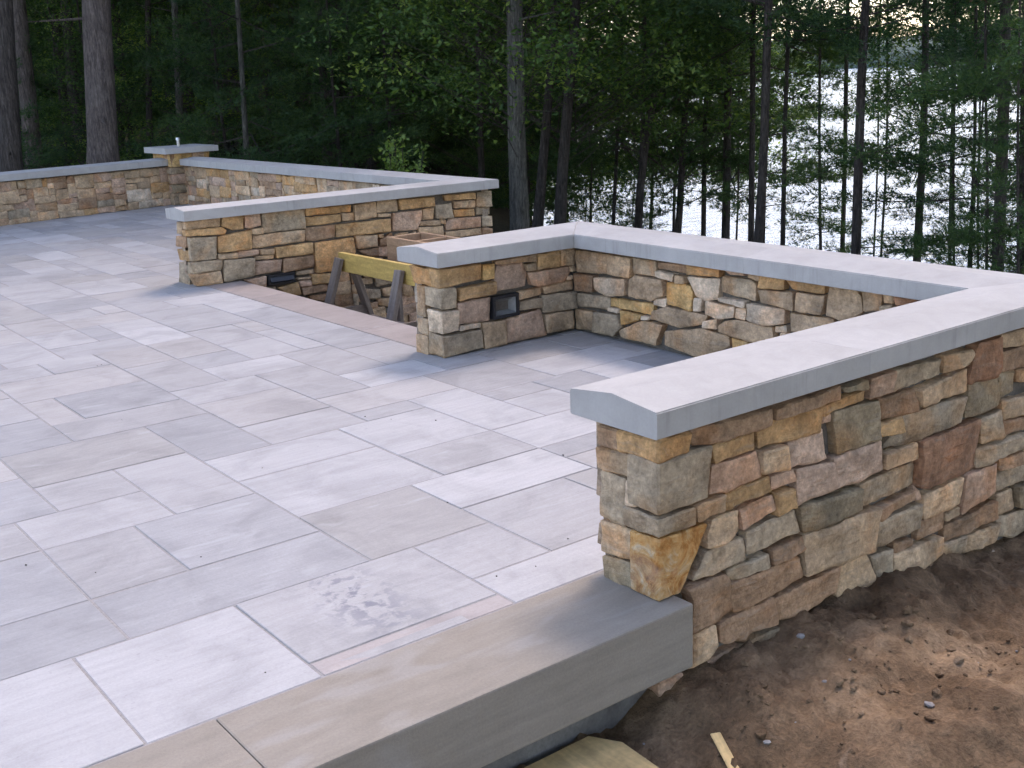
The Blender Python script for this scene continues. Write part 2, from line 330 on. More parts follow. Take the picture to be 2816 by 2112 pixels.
# ------------------------------------------------------------------ stone building
PAL = dict(t=(.43, .32, .215), o=(.43, .28, .145), g=(.33, .272, .20), v=(.25, .21, .148), p=(.42, .30, .225), b=(.30, .20, .13),
           l=(.54, .45, .35), y=(.48, .325, .15), r=(.31, .18, .115))
def pal(c, r_):
    b = PAL[c]; k = r_.uniform(.86, 1.14); h = r_.uniform(-.03, .03)
    return (min(1, b[0]*k*(1+h)*1.16), b[1]*k*1.06, b[2]*k*(1-h)*.95, 1)
def stone_geo(poly, r_, depth=.06, rough=.0065, spacing=.035, joint=-.0004):
    """2-D outline (metres, u to the right, v up) -> verts (u, outward, v) and faces of a split-faced stone"""
    n = len(poly); P = [Vector(p) for p in poly]
    A = sum(P[i].x*P[(i+1)%n].y-P[(i+1)%n].x*P[i].y for i in range(n))
    if A < 0: P.reverse()
    # cut the corners slightly, inset for the joint, then resample with a ragged line
    Q = []
    for i in range(n):
        a, b, c = P[i-1], P[i], P[(i+1)%n]
        k = min(.2, .004/max(.001, (b-a).length)); k2 = min(.2, .004/max(.001, (c-b).length))
        Q += [b+(a-b)*k, b+(c-b)*k2]
    cen = sum(Q, Vector((0, 0)))/len(Q)
    O = []
    m = len(Q); sd = r_.uniform(0, 90)
    for i in range(m):
        a, b = Q[i], Q[(i+1)%m]; L = (b-a).length
        if L < 1e-5: continue
        k = max(1, int(L/spacing)); nrm = Vector((b.y-a.y, a.x-b.x)).normalized()
        for j in range(k):
            p = a.lerp(b, j/k)
            O.append(p - nrm*joint + nrm*(.0045*noise.noise(Vector((p.x*22, p.y*22, sd))) + .0025*noise.noise(Vector((p.x*70, p.y*70, sd)))))
    m = len(O); tx, ty = r_.uniform(-.06, .06), r_.uniform(-.09, .05); prot = r_.uniform(-.008, .016)
    def h(p):
        q = Vector((p.x*9, p.y*9, sd)); 
        a = noise.noise(q*.7+Vector((7, 3, 0))); b = noise.noise(q*1.1+Vector((1, 9, 4)))
        return prot + tx*(p.x-cen.x) + ty*(p.y-cen.y) + rough*(.8*noise.fractal(q*1.3, .9, 2.1, 4) + 1.3*abs(a) - 1.1*abs(b))
    V = []; F = []
    size = min(max(q.x for q in O)-min(q.x for q in O), max(q.y for q in O)-min(q.y for q in O))
    ins = min(.0035, size*.06)
    rings = [(0, -depth), (0, 'e'), ('i', .2)]+[(k, 1) for k in ((.84, .68, .5, .3, .14) if spacing < .028 else (.8, .55, .28) if spacing < .045 else (.62, .28))]
    for (sc_, hh) in rings:
        for p in O:
            if sc_ == 0: q = p
            elif sc_ == 'i':
                dv = cen-p; q = p+dv.normalized()*min(ins, dv.length*.3)
            else: q = cen+(p-cen)*sc_
            if hh == 'e': z = h(q)-.0032
            elif hh == -depth: z = -depth
            elif hh == .2: z = h(q)-.001
            else: z = h(q)+.003
            V.append((q.x, z, q.y))
    V.append((cen.x, h(cen)+.004, cen.y))
    for k in range(len(rings)-1):
        for i in range(m): F.append((k*m+i, k*m+(i+1)%m, (k+1)*m+(i+1)%m, (k+1)*m+i))
    k = len(rings)-1
    for i in range(m): F.append((k*m+i, k*m+(i+1)%m, len(V)-1))
    return V, F, cen
class Face:
    """an upright wall face from a to b (plan points, seen from outside left to right); outward normal on the right-hand side of b->a"""
    def __init__(s, a, b, z0, z1):
        s.a = Vector((a[0], a[1], 0)); s.b = Vector((b[0], b[1], 0)); s.u = (s.b-s.a).normalized(); s.L = (s.b-s.a).length
        s.n = Vector((s.u.y, -s.u.x, 0)); s.z0, s.z1 = z0, z1; s.polys = []
    def px(s, x, y):
        d = ray(x, y); t = (s.a-Vector((0, 0, CAM_H))).dot(s.n)/d.dot(s.n); p = Vector((0, 0, CAM_H))+d*t
        return Vector(((p-s.a).dot(s.u), p.z))
    def world(s, u, n, v): return s.a+s.u*u+s.n*n+Vector((0, 0, v))
    def mat(s, u, v):
        o = s.world(u, 0, v); return Matrix(((s.u.x, s.n.x, 0, o.x), (s.u.y, s.n.y, 0, o.y), (0, 0, 1, o.z), (0, 0, 0, 1)))
def put_stone(face, poly, c, r_, parent, **kw):
    V, F, cen = stone_geo(poly, r_, **kw)
    V = [(a-cen.x, b, c_-cen.y) for a, b, c_ in V]
    # u, outward, v is left-handed when outward is +y: flip the faces
    o = mesh_obj('stone', V, [f[::-1] for f in F], M_STONE, parent, smooth=True)
    o.data.set_sharp_from_angle(angle=R(38))
    M = face.mat(cen.x, cen.y); M.translation = M.translation-parent.location
    o.matrix_local = M; o.color = pal(c, r_); return o
def parse(face, txt, org, scl):
    out = []
    for part in txt.strip().split(';'):
        tk = part.split()
        if not tk: continue
        c = tk[0]; v = list(map(float, tk[1:]))
        out.append((c, [face.px(org[0]+v[i]*scl, org[1]+v[i+1]*scl) for i in range(0, len(v), 2)]))
    return out
def inside(poly, x, y):
    r_ = False; n = len(poly)
    for i in range(n):
        a, b = poly[i], poly[(i+1)%n]
        if (a[1] > y) != (b[1] > y) and x < (b[0]-a[0])*(y-a[1])/(b[1]-a[1])+a[0]: r_ = not r_
    return r_
def fill_face(face, taken, r_, u0, u1, z0, z1, wr=(.12, .36), hr=(.065, .17), cell=.02, clear=.012):
    """random ashlar over whatever the given outlines leave free"""
    nu, nz = max(1, int((u1-u0)/cell)), max(1, int((z1-z0)/cell))
    occ = np.zeros((nz, nu), bool)
    for poly in taken:
        xs = [p[0] for p in poly]; ys = [p[1] for p in poly]
        for j in range(max(0, int((min(ys)-clear-z0)/cell)), min(nz, int((max(ys)+clear-z0)/cell)+2)):
            for i in range(max(0, int((min(xs)-clear-u0)/cell)), min(nu, int((max(xs)+clear-u0)/cell)+2)):
                x, y = u0+(i+.5)*cell, z0+(j+.5)*cell
                if any(inside(poly, x+dx, y+dy) for dx, dy in ((0, 0), (clear, 0), (-clear, 0), (0, clear), (0, -clear))): occ[j, i] = True
    out = []
    for j in range(nz):
        i = 0
        while i < nu:
            if occ[j, i]: i += 1; continue
            wt = int(r_.uniform(*wr)/cell); ht = int(r_.triangular(hr[0], hr[1], hr[0]*1.4)/cell)
            if nz-j-ht < hr[0]/cell*.8: ht = nz-j
            ww = 0
            while i+ww < nu and not occ[j, i+ww] and ww < wt: ww += 1
            if nu-i-ww < 4 and not occ[j, i+ww:nu].any(): ww = nu-i
            hh = 0
            while j+hh < nz and not occ[j+hh, i:i+ww].any() and hh < ht: hh += 1
            occ[j:j+hh, i:i+ww] = True
            if ww*cell > .035 and hh*cell > .028:
                a, b, c, d = u0+i*cell, u0+(i+ww)*cell, z0+j*cell, z0+(j+hh)*cell; jt = .009
                q = [(a, c), ((a+b)/2, c), (b, c), (b, d), ((a+b)/2, d), (a, d)]
                out.append([Vector((x+r_.uniform(-jt, jt)*.8, y+r_.uniform(-jt, jt))) for x, y in q])
            i += ww
    return out
def joined_stones(name, items, parent):
    """items: (face, poly, colour key) for faces the photograph shows nothing of; one part"""
    V, F = [], []
    for face, poly, r_ in items:
        v, f, c = stone_geo(poly, r_, spacing=.09); k = len(V)
        V += [tuple(face.world(a, b, c_)-parent.location) for a, b, c_ in v]; F += [tuple(i+k for i in q[::-1]) for q in f]
    o = mesh_obj(name, V, F, M_STONE, parent, smooth=True); o.data.set_sharp_from_angle(angle=R(38)); o.color = (.33, .26, .19, 1); tag(o, kind='stuff'); return o
def corner_block(parent, face, front, side_len, c, r_):
    """stone that turns the corner: front outline quad TL TR BR BL on face, running side_len back along the end face"""
    TL, TR, BR, BL = front; pr = .006+r_.uniform(0, .008)
    u0 = -pr
    def w_(u, n, v): return face.world(u, n, v)
    cs = []
    for v0, v1 in (((BL.y), (BR.y)), ((TL.y), (TR.y))):
        pass
    dz = side_len[1]; L0 = side_len[0]
    pts = [w_(u0, -L0, BL.y+dz), w_(BR.x, -.12, BR.y), w_(u0, pr, BL.y), w_(BR.x, pr, BR.y), w_(u0, -L0, TL.y+dz), w_(TR.x, -.12, TR.y), w_(u0, pr, TL.y), w_(TR.x, pr, TR.y)]
    pts[1] = w_(BR.x, -.08, BR.y); pts[5] = w_(TR.x, -.08, TR.y)
    o_ = sum((Vector(p) for p in pts), Vector())/8
    bm = hexa_bm([p-o_ for p in pts], bev=.005)
    bmesh.ops.subdivide_edges(bm, edges=[e for e in bm.edges if e.calc_length() > .05], cuts=4, use_grid_fill=True)
    bmesh.ops.triangulate(bm, faces=[f for f in bm.faces if len(f.verts) > 4])
    bm.normal_update(); sd = r_.uniform(0, 99)
    for v in bm.verts:
        v.co += v.normal*(.007*noise.fractal(v.co*8+Vector((sd, 0, 0)), .9, 2.1, 4) + .003*noise.noise(v.co*45+Vector((0, sd, 0))))
    ob = bm_obj('stone', bm, M_STONE, parent, smooth=True, loc=o_-parent.location); ob.data.set_sharp_from_angle(angle=R(38))
    ob.color = pal(c, r_); return ob
def coping(parent, name_pts, z0, z1, ridge, bev_all):
    """name_pts: list of (left pt, mid pt, right pt) plan stations from start to end of one coping stone"""
    V, F = [], []
    for L_, Rr in name_pts:
        m = (Vector(L_)+Vector(Rr))/2
        for (p, z) in ((L_, z0), (L_, z1), (m, ridge), (Rr, z1), (Rr, z0)): V.append(Vector((p[0], p[1], z)))
    n = len(name_pts)
    for k in range(n-1):
        for i in range(5): F.append((k*5+i, k*5+(i+1)%5, k*5+5+(i+1)%5, k*5+5+i))
    F.append(tuple(range(4, -1, -1))); F.append(tuple(range((n-1)*5, n*5)))
    o_ = sum(V, Vector())/len(V)
    bm = bmesh.new(); vs_ = [bm.verts.new(v-o_) for v in V]
    for f in F: bm.faces.new([vs_[i] for i in f])
    bmesh.ops.recalc_face_normals(bm, faces=bm.faces)
    axis_ = (Vector(name_pts[-1][0])-Vector(name_pts[0][0])).normalized()
    bmesh.ops.bevel(bm, geom=[e for e in bm.edges if e.calc_face_angle(0) > .6 and (bev_all or abs((e.verts[1].co-e.verts[0].co).normalized().xy.dot(axis_)) > .9)], offset=.0035, segments=2, affect='EDGES')
    return bm_obj('coping_stone', bm, M_COPING, parent, loc=o_-parent.location)
def coping_run(parent, left, right, cuts, z0, z1, ridge):
    """left/right: plan end points of the two edges; cuts: fractions where joints fall"""
    fr = [0]+cuts+[1]; Lv = [Vector(p) for p in left]; Rv = [Vector(p) for p in right]
    ln = (Lv[1]-Lv[0]).length; g = .0005/ln
    for a, b in zip(fr[:-1], fr[1:]):
        a2 = a+g if a > 0 else a; b2 = b-g if b < 1 else b
        coping(parent, [(Lv[0].lerp(Lv[1], a2), Rv[0].lerp(Rv[1], a2)), (Lv[0].lerp(Lv[1], b2), Rv[0].lerp(Rv[1], b2))], z0, z1, ridge, len(fr) == 2)

U = .8727
def q(x, y): return (x*U, y*U)
CZ0, CZ1, CZR = .497, .572, .592
rs = random.Random(11)

# ---- near wall: three runs round the bay (front run, lake run, return run)
W_near = empty('stone_wall', (3.2, 3.4, -.5), 'tan fieldstone wall with pale coping bending round the near patio bay', 'wall')
fA = Face((2.062, 2.100), (4.352, 2.115), -.50, CZ0)           # outside of the front run
fAe = Face((2.062, 2.352), (2.062, 2.100), -.02, CZ0)         # its end
fB = Face((4.165, 4.905), (4.085, 2.36), 0, CZ0)              # inside of the lake run
fC = Face((3.255, 4.912), (4.165, 4.905), 0, CZ0)             # inside of the return run
fCe = Face((3.255, 5.165), (3.255, 4.912), -.02, CZ0)
# hidden faces
fA2 = Face((4.085, 2.352), (2.062, 2.352), 0, CZ0); fB2 = Face((4.352, 2.115), (4.43, 5.16), -1.2, CZ0); fC2 = Face((4.43, 5.165), (3.255, 5.165), -1.0, CZ0)
# cores (dark mortar) 3.5 cm behind the stone faces
def core(parent, pts, z0, z1):
    n = len(pts); V = [Vector((x, y, z))-parent.location for z in (z0, z1) for x, y in pts]
    F = [tuple(range(n))[::-1], tuple(range(n, 2*n))]+[(i, (i+1)%n, n+(i+1)%n, n+i) for i in range(n)]
    return mesh_obj('mortar_core', V, F, M_MORTAR, parent)
ci = .034
core(W_near, [(2.062+ci, 2.10+ci), (4.352-ci, 2.115+ci), (4.43-ci, 5.165-ci), (3.255+ci, 5.165-ci), (3.255+ci, 4.912+ci), (4.165+ci, 4.905+ci), (4.085+ci, 2.352-ci), (2.062+ci, 2.352-ci)], -1.0, CZ0-.001)
Z1 = ((1630, 1150), .42194); ZD = ((1500, 1000), .5949); Z2 = ((2216, 880), .4823); Z3 = ((1130, 660), .31646); Z4 = ((1780, 680), .36166); Z5 = ((480, 510), .40687)
TA = parse(fA, """b 655 70 900 5 1155 -70 1155 40 880 150 660 180; o 780 175 1070 85 1060 205 785 300; p 780 310 1070 215 1095 380 900 465 760 505;
t 1090 215 1255 165 1265 330 1095 360; p 1170 385 1320 335 1335 410 1170 475; t 665 575 850 490 850 605 670 670; o 860 490 1150 370 1165 475 870 600;
t 775 665 965 600 965 735 880 810 745 860; p 970 603 1195 500 1200 600 1100 665 975 735; o 1205 490 1315 450 1320 580 1195 640; g 1005 745 1335 595 1360 740 1160 830 1000 890;
g 745 875 990 775 985 920 740 1040 660 1060; g 885 995 1150 880 1160 975 1060 1000 970 1060 890 1060; b 1165 860 1380 760 1385 850 1165 960;
b 890 1085 1345 900 1365 1030 1190 1150 1000 1240 915 1270; b 600 1110 850 1010 880 1040 905 1250 790 1330 635 1400 640 1190;
t 640 1410 780 1340 790 1470 730 1560 590 1630 635 1560; b 800 1330 1180 1165 1190 1330 1060 1370 960 1440 800 1450""", *Z1)
TA += parse(fA, """o 990 275 1275 205 1275 320 1110 360 990 395; b 1048 205 1360 98 1360 165 1240 200 1050 262; p 1120 365 1290 300 1300 440 1125 485; p 1285 240 1330 230 1330 270 1285 280;
p 1165 490 1325 450 1350 575 1165 655; v 1175 660 1445 570 1450 670 1340 730 1190 785; t 1195 790 1535 660 1500 860 1360 920 1190 980; b 1060 1090 1350 930 1330 1050 1170 1170 1070 1190""", *ZD)
TA += parse(fA, """p 360 330 495 290 490 410 355 455; g 500 292 775 220 770 310 500 410; t 780 205 940 165 950 195 915 255 785 305; r 965 140 1110 95 1110 270 1075 325 925 365 920 340;
t 1130 88 1260 50 1260 140 1135 165; b 430 455 640 395 645 520 435 580; t 645 400 915 275 915 405 655 495; v 165 525 420 455 425 680 180 770; o 80 500 345 400 340 460 95 550; v 205 385 340 335 340 390 215 410;
o 405 610 555 545 565 640 410 670; g 560 545 905 430 885 580 640 690 440 740; v 920 370 1100 320 1115 480 1000 540 900 555; v 1107 310 1205 285 1190 410 1115 450; b 1115 185 1260 145 1260 270 1110 300;
t 1210 285 1290 265 1290 360 1215 350; t 1120 465 1300 420 1300 535 1140 575; t 440 760 630 700 640 790 440 850; r 645 690 1000 560 965 840 900 880 680 965 645 950; g 1005 560 1120 515 1120 665 1000 710;
b 1130 580 1300 545 1300 610 1130 660; g 970 740 1244 640 1300 670 1110 780 965 845; b 1095 790 1220 745 1220 815 1090 860; p 150 785 425 685 430 850 310 915 165 960; g 305 935 640 810 645 940 340 1060 310 1050;
b 405 1080 620 970 625 1010 410 1150; p 627 945 660 975 670 1030 627 1040; t 675 1000 895 895 880 1050 665 1140; p 905 880 1075 810 1075 980 880 1110; g 1080 890 1244 820 1300 900 1080 985;
g 365 1160 670 1050 660 1190 380 1300; b 665 1150 800 1085 790 1190 650 1260; t 800 1110 870 1065 875 1110 800 1150; b 805 1180 1090 1030 1095 1130 920 1220 800 1270; t 1095 1000 1190 965 1200 1080 1100 1120;
v 1210 950 1300 920 1300 1060 1210 1070; g 1100 1130 1300 1070 1300 1190 1170 1245 1100 1235; b 505 1275 620 1250 620 1290 510 1330; t 495 1340 780 1235 770 1330 690 1400 510 1485 490 1460;
g 785 1280 920 1230 910 1300 830 1385 765 1330; t 925 1240 1110 1155 1095 1250 1000 1310 915 1340; g 375 1345 495 1300 495 1460 420 1495 390 1450; t 195 1400 355 1330 390 1450 400 1490 330 1540 185 1585""", *Z2)
TA = [(c, [Vector((min(p.x, fA.L), min(p.y, CZ0))) for p in pl]) for c, pl in TA]
# corner stones of the end pier
cornA = [('o', "435 140 632 92 615 222 435 283", (.155, -.004)), ('g', "445 287 768 175 752 522 432 630", (.112, .004)), ('g', "415 655 660 575 655 690 415 785", (.135, 0)), ('o', "415 800 745 680 565 1145 425 1200", (.112, .0))]
takA = [p for c, p in TA]
for c, t, sl in cornA:
    fp = [fA.px(1630+x*.42194, 1150+y*.42194) for x, y in zip(*[iter(map(float, t.split()))]*2)]
    cb = corner_block(W_near, fA, fp, sl, c, rs)
    if t.startswith('415 800'): cb.data.materials[0] = M_MARB
    takA.append([Vector((-.02, fp[0].y)), fp[1], fp[2], Vector((-.02, fp[3].y))])
for c, p in TA: put_stone(fA, p, c, rs, W_near, rough=.009, spacing=.019)
for p in fill_face(fA, takA, rs, .0, fA.L, -.50, CZ0): put_stone(fA, p, rs.choice('tgbpvt'), rs, W_near, rough=.008)
TE = parse(fAe, "b 50 40 195 80 190 210 50 165; t 35 180 290 255 292 400 40 320; g 45 340 217 395 217 715 45 630; l 222 400 288 410 285 578 222 570; t 55 660 275 745 262 945 50 870; v 60 890 262 960 268 1125 70 1060", *Z1)
for c, p in TE: put_stone(fAe, p, c, rs, W_near, spacing=.022)
# bay: return run and lake run
TC = parse(fC, """y 625 215 730 200 725 335 625 350; o 425 425 725 360 725 465 420 530; p 750 225 975 200 1015 290 1000 400 740 450 728 370 728 320; t 735 185 1090 120 1090 185 960 195 740 215; g 995 215 1090 195 1090 265 1010 270;
o 1105 120 1295 90 1290 230 1100 260; t 1302 90 1430 70 1430 215 1300 225; p 1025 285 1380 230 1385 280 1345 365 1120 405 1050 390; t 1385 230 1430 220 1430 275 1390 275; l 1365 315 1410 305 1405 345 1365 350;
t 1150 410 1420 350 1420 430 1170 470; t 945 450 1140 410 1140 475 940 525; g 945 540 1125 500 1135 585 945 610; g 1145 485 1435 445 1440 590 1160 635 1145 610; p 405 550 690 490 685 700 425 735; l 430 745 615 720 615 760 425 790;
t 620 720 820 690 835 905 650 950; p 835 690 1115 600 1135 640 1175 825 845 900; t 1165 650 1415 610 1415 770 1180 810""", *Z3)
fixC = [fC.px(1130+x*.31646, 660+y*.31646) for x, y in ((695, 490), (935, 450), (935, 655), (700, 695))]
cornC = [('o', "285 252 610 207 605 345 285 415", (.12, 0)), ('g', "275 425 390 415 400 590 275 605", (.15, .005)), ('l', "285 625 415 615 415 790 285 825", (.13, 0)), ('g', "290 840 615 775 630 935 300 1030", (.13, .01))]
takC = [p for c, p in TC]+[fixC]
for c, t, sl in cornC:
    fp = [fC.px(1130+x*.31646, 660+y*.31646) for x, y in zip(*[iter(map(float, t.split()))]*2)]
    corner_block(W_near, fC, fp, sl, c, rs); takC.append([Vector((-.02, fp[0].y)), fp[1], fp[2], Vector((-.02, fp[3].y))])
for c, p in TC: put_stone(fC, p, c, rs, W_near, spacing=.03)
for p in fill_face(fC, takC, rs, 0, fC.L, 0, CZ0): put_stone(fC, p, rs.choice('tglp'), rs, W_near)
for c, p in parse(fCe, "o 10 215 175 250 185 395 40 365; g 40 385 115 400 132 670 48 650; t 50 675 150 690 155 830 62 800; t 50 815 155 835 165 995 65 970", *Z3): put_stone(fCe, p, c, rs, W_near)
TB = parse(fB, """t 1440 80 1700 125 1710 295 1450 275; t 1712 130 1910 160 1910 330 1717 295; t 1920 158 2120 186 2125 320 1925 295; b 1425 290 1590 310 1580 455 1425 440; l 1600 325 1870 335 1880 370 1870 480 1700 490 1600 430;
t 1900 350 1950 305 2190 350 2200 485 2090 530 1885 490; g 1450 455 1715 505 1715 610 1460 575; y 1725 505 2105 560 2095 650 1820 600 1720 575; l 1720 585 1805 600 1800 635 1715 615; t 1430 600 1580 620 1580 790 1430 770;
g 1590 625 1800 650 1830 770 1770 835 1585 795; y 1810 610 2010 655 1990 700 1830 745; l 2010 655 2085 670 2080 695 2010 690; t 1810 790 1950 725 2020 700 2195 740 2130 915 1830 845""", *Z3)
TB += parse(fB, """l 70 175 205 205 195 265 75 225; b 75 110 300 136 300 200 80 160; o 305 132 555 166 555 230 310 205; y 130 270 320 290 345 340 335 490 150 430; t 225 210 285 225 285 280 220 275; l 300 225 545 245 535 400 430 410 365 370 340 300;
g 560 220 800 250 835 290 820 410 555 340; p 565 166 745 186 745 220 620 210; t 755 190 860 205 845 260 760 230; o 865 210 1045 236 1040 325 850 310; o 1050 240 1365 286 1355 355 1100 320; t 850 325 1115 340 1120 480 870 420;
t 1140 345 1350 370 1335 515 1130 480; t 1370 290 1560 315 1610 370 1635 495 1500 570 1350 520; t 1620 326 1775 350 1760 480 1640 490; t 1785 356 1870 370 1865 430 1785 430; r 1880 375 2060 390 1990 440 1890 440; g 1775 445 1870 435 1860 540 1770 560;
l 40 390 140 390 135 460 40 440; l 350 385 410 390 405 490 345 490; l 435 410 665 455 660 535 545 550 435 510; l 545 380 755 410 750 465 550 405; l 672 460 745 470 740 555 667 540; l 760 430 1045 470 1050 580 880 600 765 550;
t 1080 500 1400 550 1400 700 1085 640; t 40 480 150 455 455 520 420 590 250 615 35 545; l 440 560 545 545 535 625 430 610; t 545 600 600 560 680 550 945 610 965 680 960 760 780 720 545 645; l 960 605 1050 595 1055 655 960 645;
t 130 640 420 620 615 680 625 760 400 850 125 745; y 630 690 775 725 760 800 640 800""", *Z4)
TB = [(c, [Vector((min(max(p.x, .004), fB.L), min(max(p.y, .004), CZ0))) for p in pl]) for c, pl in TB]
for c, p in TB: put_stone(fB, p, c, rs, W_near, spacing=.03)
for p in fill_face(fB, [p for c, p in TB], rs, 0, fB.L, 0, CZ0, wr=(.14, .34), hr=(.09, .18)): put_stone(fB, p, rs.choice('tlpg'), rs, W_near)
hid = []
for f, z0 in ((fA2, 0), (fB2, -1.2), (fC2, -1.0)):
    hid += [(f, p, rs) for p in fill_face(f, [], rs, 0, f.L, z0, CZ0, cell=.03)]
joined_stones('stones', hid, W_near)
# coping: plan corner points of the two edges
a0, a1 = (2.012, 2.052), (2.012, 2.402); iAB = (4.008, 2.388); oAB = (4.40, 2.062)
iBC = (4.082, 4.800); oBC = (4.482, 5.218); c0, c1 = (3.195, 4.832), (3.195, 5.222)
coping_run(W_near, (a0, oAB), (a1, iAB), [.385], CZ0, CZ1, CZR)
coping_run(W_near, (oAB, oBC), (iAB, iBC), [.48], CZ0, CZ1, CZR)
coping_run(W_near, (oBC, c1), (iBC, c0), [], CZ0, CZ1, CZR)

# ---- far wall: run beside the stair opening, lake run, back run
W_far = empty('stone_wall', (4.5, 10, -.7), 'far fieldstone wall with pale coping beyond the stair opening, up to the pillar', 'wall')
fD = Face((3.235, 8.150), (5.86, 8.030), -.80, CZ0); fDe = Face((3.235, 8.375), (3.235, 8.150), -.02, CZ0)
fE = Face((5.650, 14.55), (5.640, 8.30), 0, CZ0)
fG = Face((2.2, 13.80), (5.60, 14.36), 0, CZ0)
fD2 = Face((5.640, 8.29), (3.235, 8.375), 0, CZ0); fE2 = Face((5.86, 8.03), (5.88, 14.6), -1.4, CZ0); fG2 = Face((5.60, 14.60), (2.2, 14.05), -.6, CZ0)
core(W_far, [(3.235+ci, 8.150+ci), (5.86-ci, 8.030+ci), (5.88-ci, 14.6), (5.65+ci, 14.6), (5.64+ci, 8.29-ci), (3.235+ci, 8.375-ci)], -1.0, CZ0-.001)
core(W_far, [(2.2, 13.80+ci), (5.60, 14.36+ci), (5.60, 14.60-ci), (2.2, 14.05-ci)], -.6, CZ0-.001)
TD = parse(fD, """t 70 248 310 215 305 278 75 300; o 70 305 330 280 355 305 340 330 75 345; g 100 355 285 345 285 495 120 515; g 105 525 325 500 330 550 315 575 130 600; t 110 605 310 580 325 660 150 685; o 320 212 465 206 465 295 390 300 320 275;
p 470 200 580 190 585 270 510 290 475 285; g 590 188 880 158 885 290 600 320; t 525 295 600 285 605 330 525 330; o 290 345 520 300 525 430 295 455; t 530 340 875 300 875 375 560 425 530 420; o 885 156 1195 134 1195 180 890 205;
o 890 215 1120 195 1125 245 1000 265 890 275; t 1130 190 1210 185 1210 235 1135 240; t 1215 128 1365 112 1365 215 1220 235; b 885 290 1090 265 1085 350 950 375 885 370; o 1095 265 1455 225 1455 310 1150 345 1095 350; t 1375 108 1505 96 1515 175 1370 185;
t 1375 195 1460 190 1460 210 1375 215; o 1520 96 1755 78 1755 140 1525 165; o 1820 68 2030 48 2030 90 1830 105; p 1475 190 1670 165 1675 210 1640 300 1480 310; t 1680 160 1755 150 1755 230 1680 235; g 1760 130 1870 120 1885 220 1770 225;
t 1885 110 1980 105 1980 150 1890 155; t 1985 100 2035 98 2035 150 1985 150; o 1890 165 2030 155 2030 205 1890 215; g 2040 46 2140 36 2140 140 2040 145; g 2045 150 2130 145 2135 195 2045 200; t 1665 245 1800 235 1800 270 1665 275;
p 1835 260 1860 225 2070 210 2070 280 1840 305; g 2080 210 2145 205 2145 275 2080 275; t 1650 285 1820 275 1820 340 1660 330; t 1835 315 2075 290 2080 330 1925 350 1835 345; b 2080 285 2145 290 2145 340 2085 335;
o 945 390 1215 350 1225 450 1140 570 960 590 945 480; t 1225 340 1365 335 1370 410 1240 430; t 1375 330 1410 325 1410 355 1380 355; b 1385 365 1470 320 1490 400 1390 410; o 680 420 935 385 935 460 690 490; p 430 445 570 435 570 470 435 490;
t 580 435 675 425 675 465 585 470; t 295 465 425 455 430 490 305 500; t 545 480 675 470 675 495 550 505; g 335 505 540 490 535 610 335 655; p 545 515 725 500 715 575 545 610; b 735 495 940 470 940 550 735 590; t 825 580 945 565 945 595 825 605;
p 480 640 620 612 620 690 560 680; t 840 625 920 615 920 630 830 635; o 925 600 1080 590 1085 655 930 670; p 845 645 920 640 925 680 850 685; b 860 690 1035 670 1040 710 870 740; o 700 690 835 655 855 735 780 750; b 910 750 1040 730 1045 785 920 770;
b 1245 440 1380 420 1380 480 1300 478; p 1385 415 1500 405 1500 480 1385 480; t 1260 630 1345 625 1345 665 1270 670; g 1350 620 1480 630 1480 660 1370 685; t 1405 700 1530 675 1530 750 1420 750; g 1290 700 1395 705 1395 765 1290 770; t 1370 770 1500 755 1510 830 1380 810""", *Z5)
fixD = [fD.px(480+x*.40687, 510+y*.40687) for x, y in ((625, 605), (818, 578), (818, 650), (625, 685))]
for c, p in TD: put_stone(fD, p, c, rs, W_far, spacing=.04)
for p in fill_face(fD, [p for c, p in TD]+[fixD], rs, 0, fD.L, -.80, CZ0): put_stone(fD, p, rs.choice('tgbpt'), rs, W_far, spacing=.05)
for c, p in parse(fDe, "g 20 245 62 250 62 330 25 325; b 14 340 85 345 88 420 18 410; o 18 430 92 445 92 515 30 505; g 28 520 98 530 102 680 35 660", *Z5): put_stone(fDe, p, c, rs, W_far, spacing=.05)
for f in (fE, fG):
    for p in fill_face(f, [], rs, 0, f.L, 0, CZ0, wr=(.22, .55) if f is fE else (.14, .42), hr=(.06, .17)):
        put_stone(f, p, rs.choice('ttttgpblptgo'), rs, W_far, spacing=.06)
hid = []
for f, z0 in ((fD2, 0), (fE2, -1.4), (fG2, -.6)):
    hid += [(f, p, rs) for p in fill_face(f, [], rs, 0, f.L, z0, CZ0, cell=.03)]
joined_stones('stones', hid, W_far)
d0, d1 = (3.168, 8.086), (3.168, 8.435); iDE = (5.590, 8.320); oDE = (5.932, 7.950); e0, e1 = (5.575, 14.16), (5.95, 14.16)
coping_run(W_far, (d0, oDE), (d1, iDE), [.50], CZ0, CZ1, CZR)
coping_run(W_far, (oDE, e1), (iDE, e0), [.2, .4, .6, .8], CZ0, CZ1, CZR)
coping_run(W_far, ((2.2, 13.73), (5.50, 14.28)), ((2.15, 14.10), (5.50, 14.65)), [.3, .6], CZ0, CZ1, CZR)

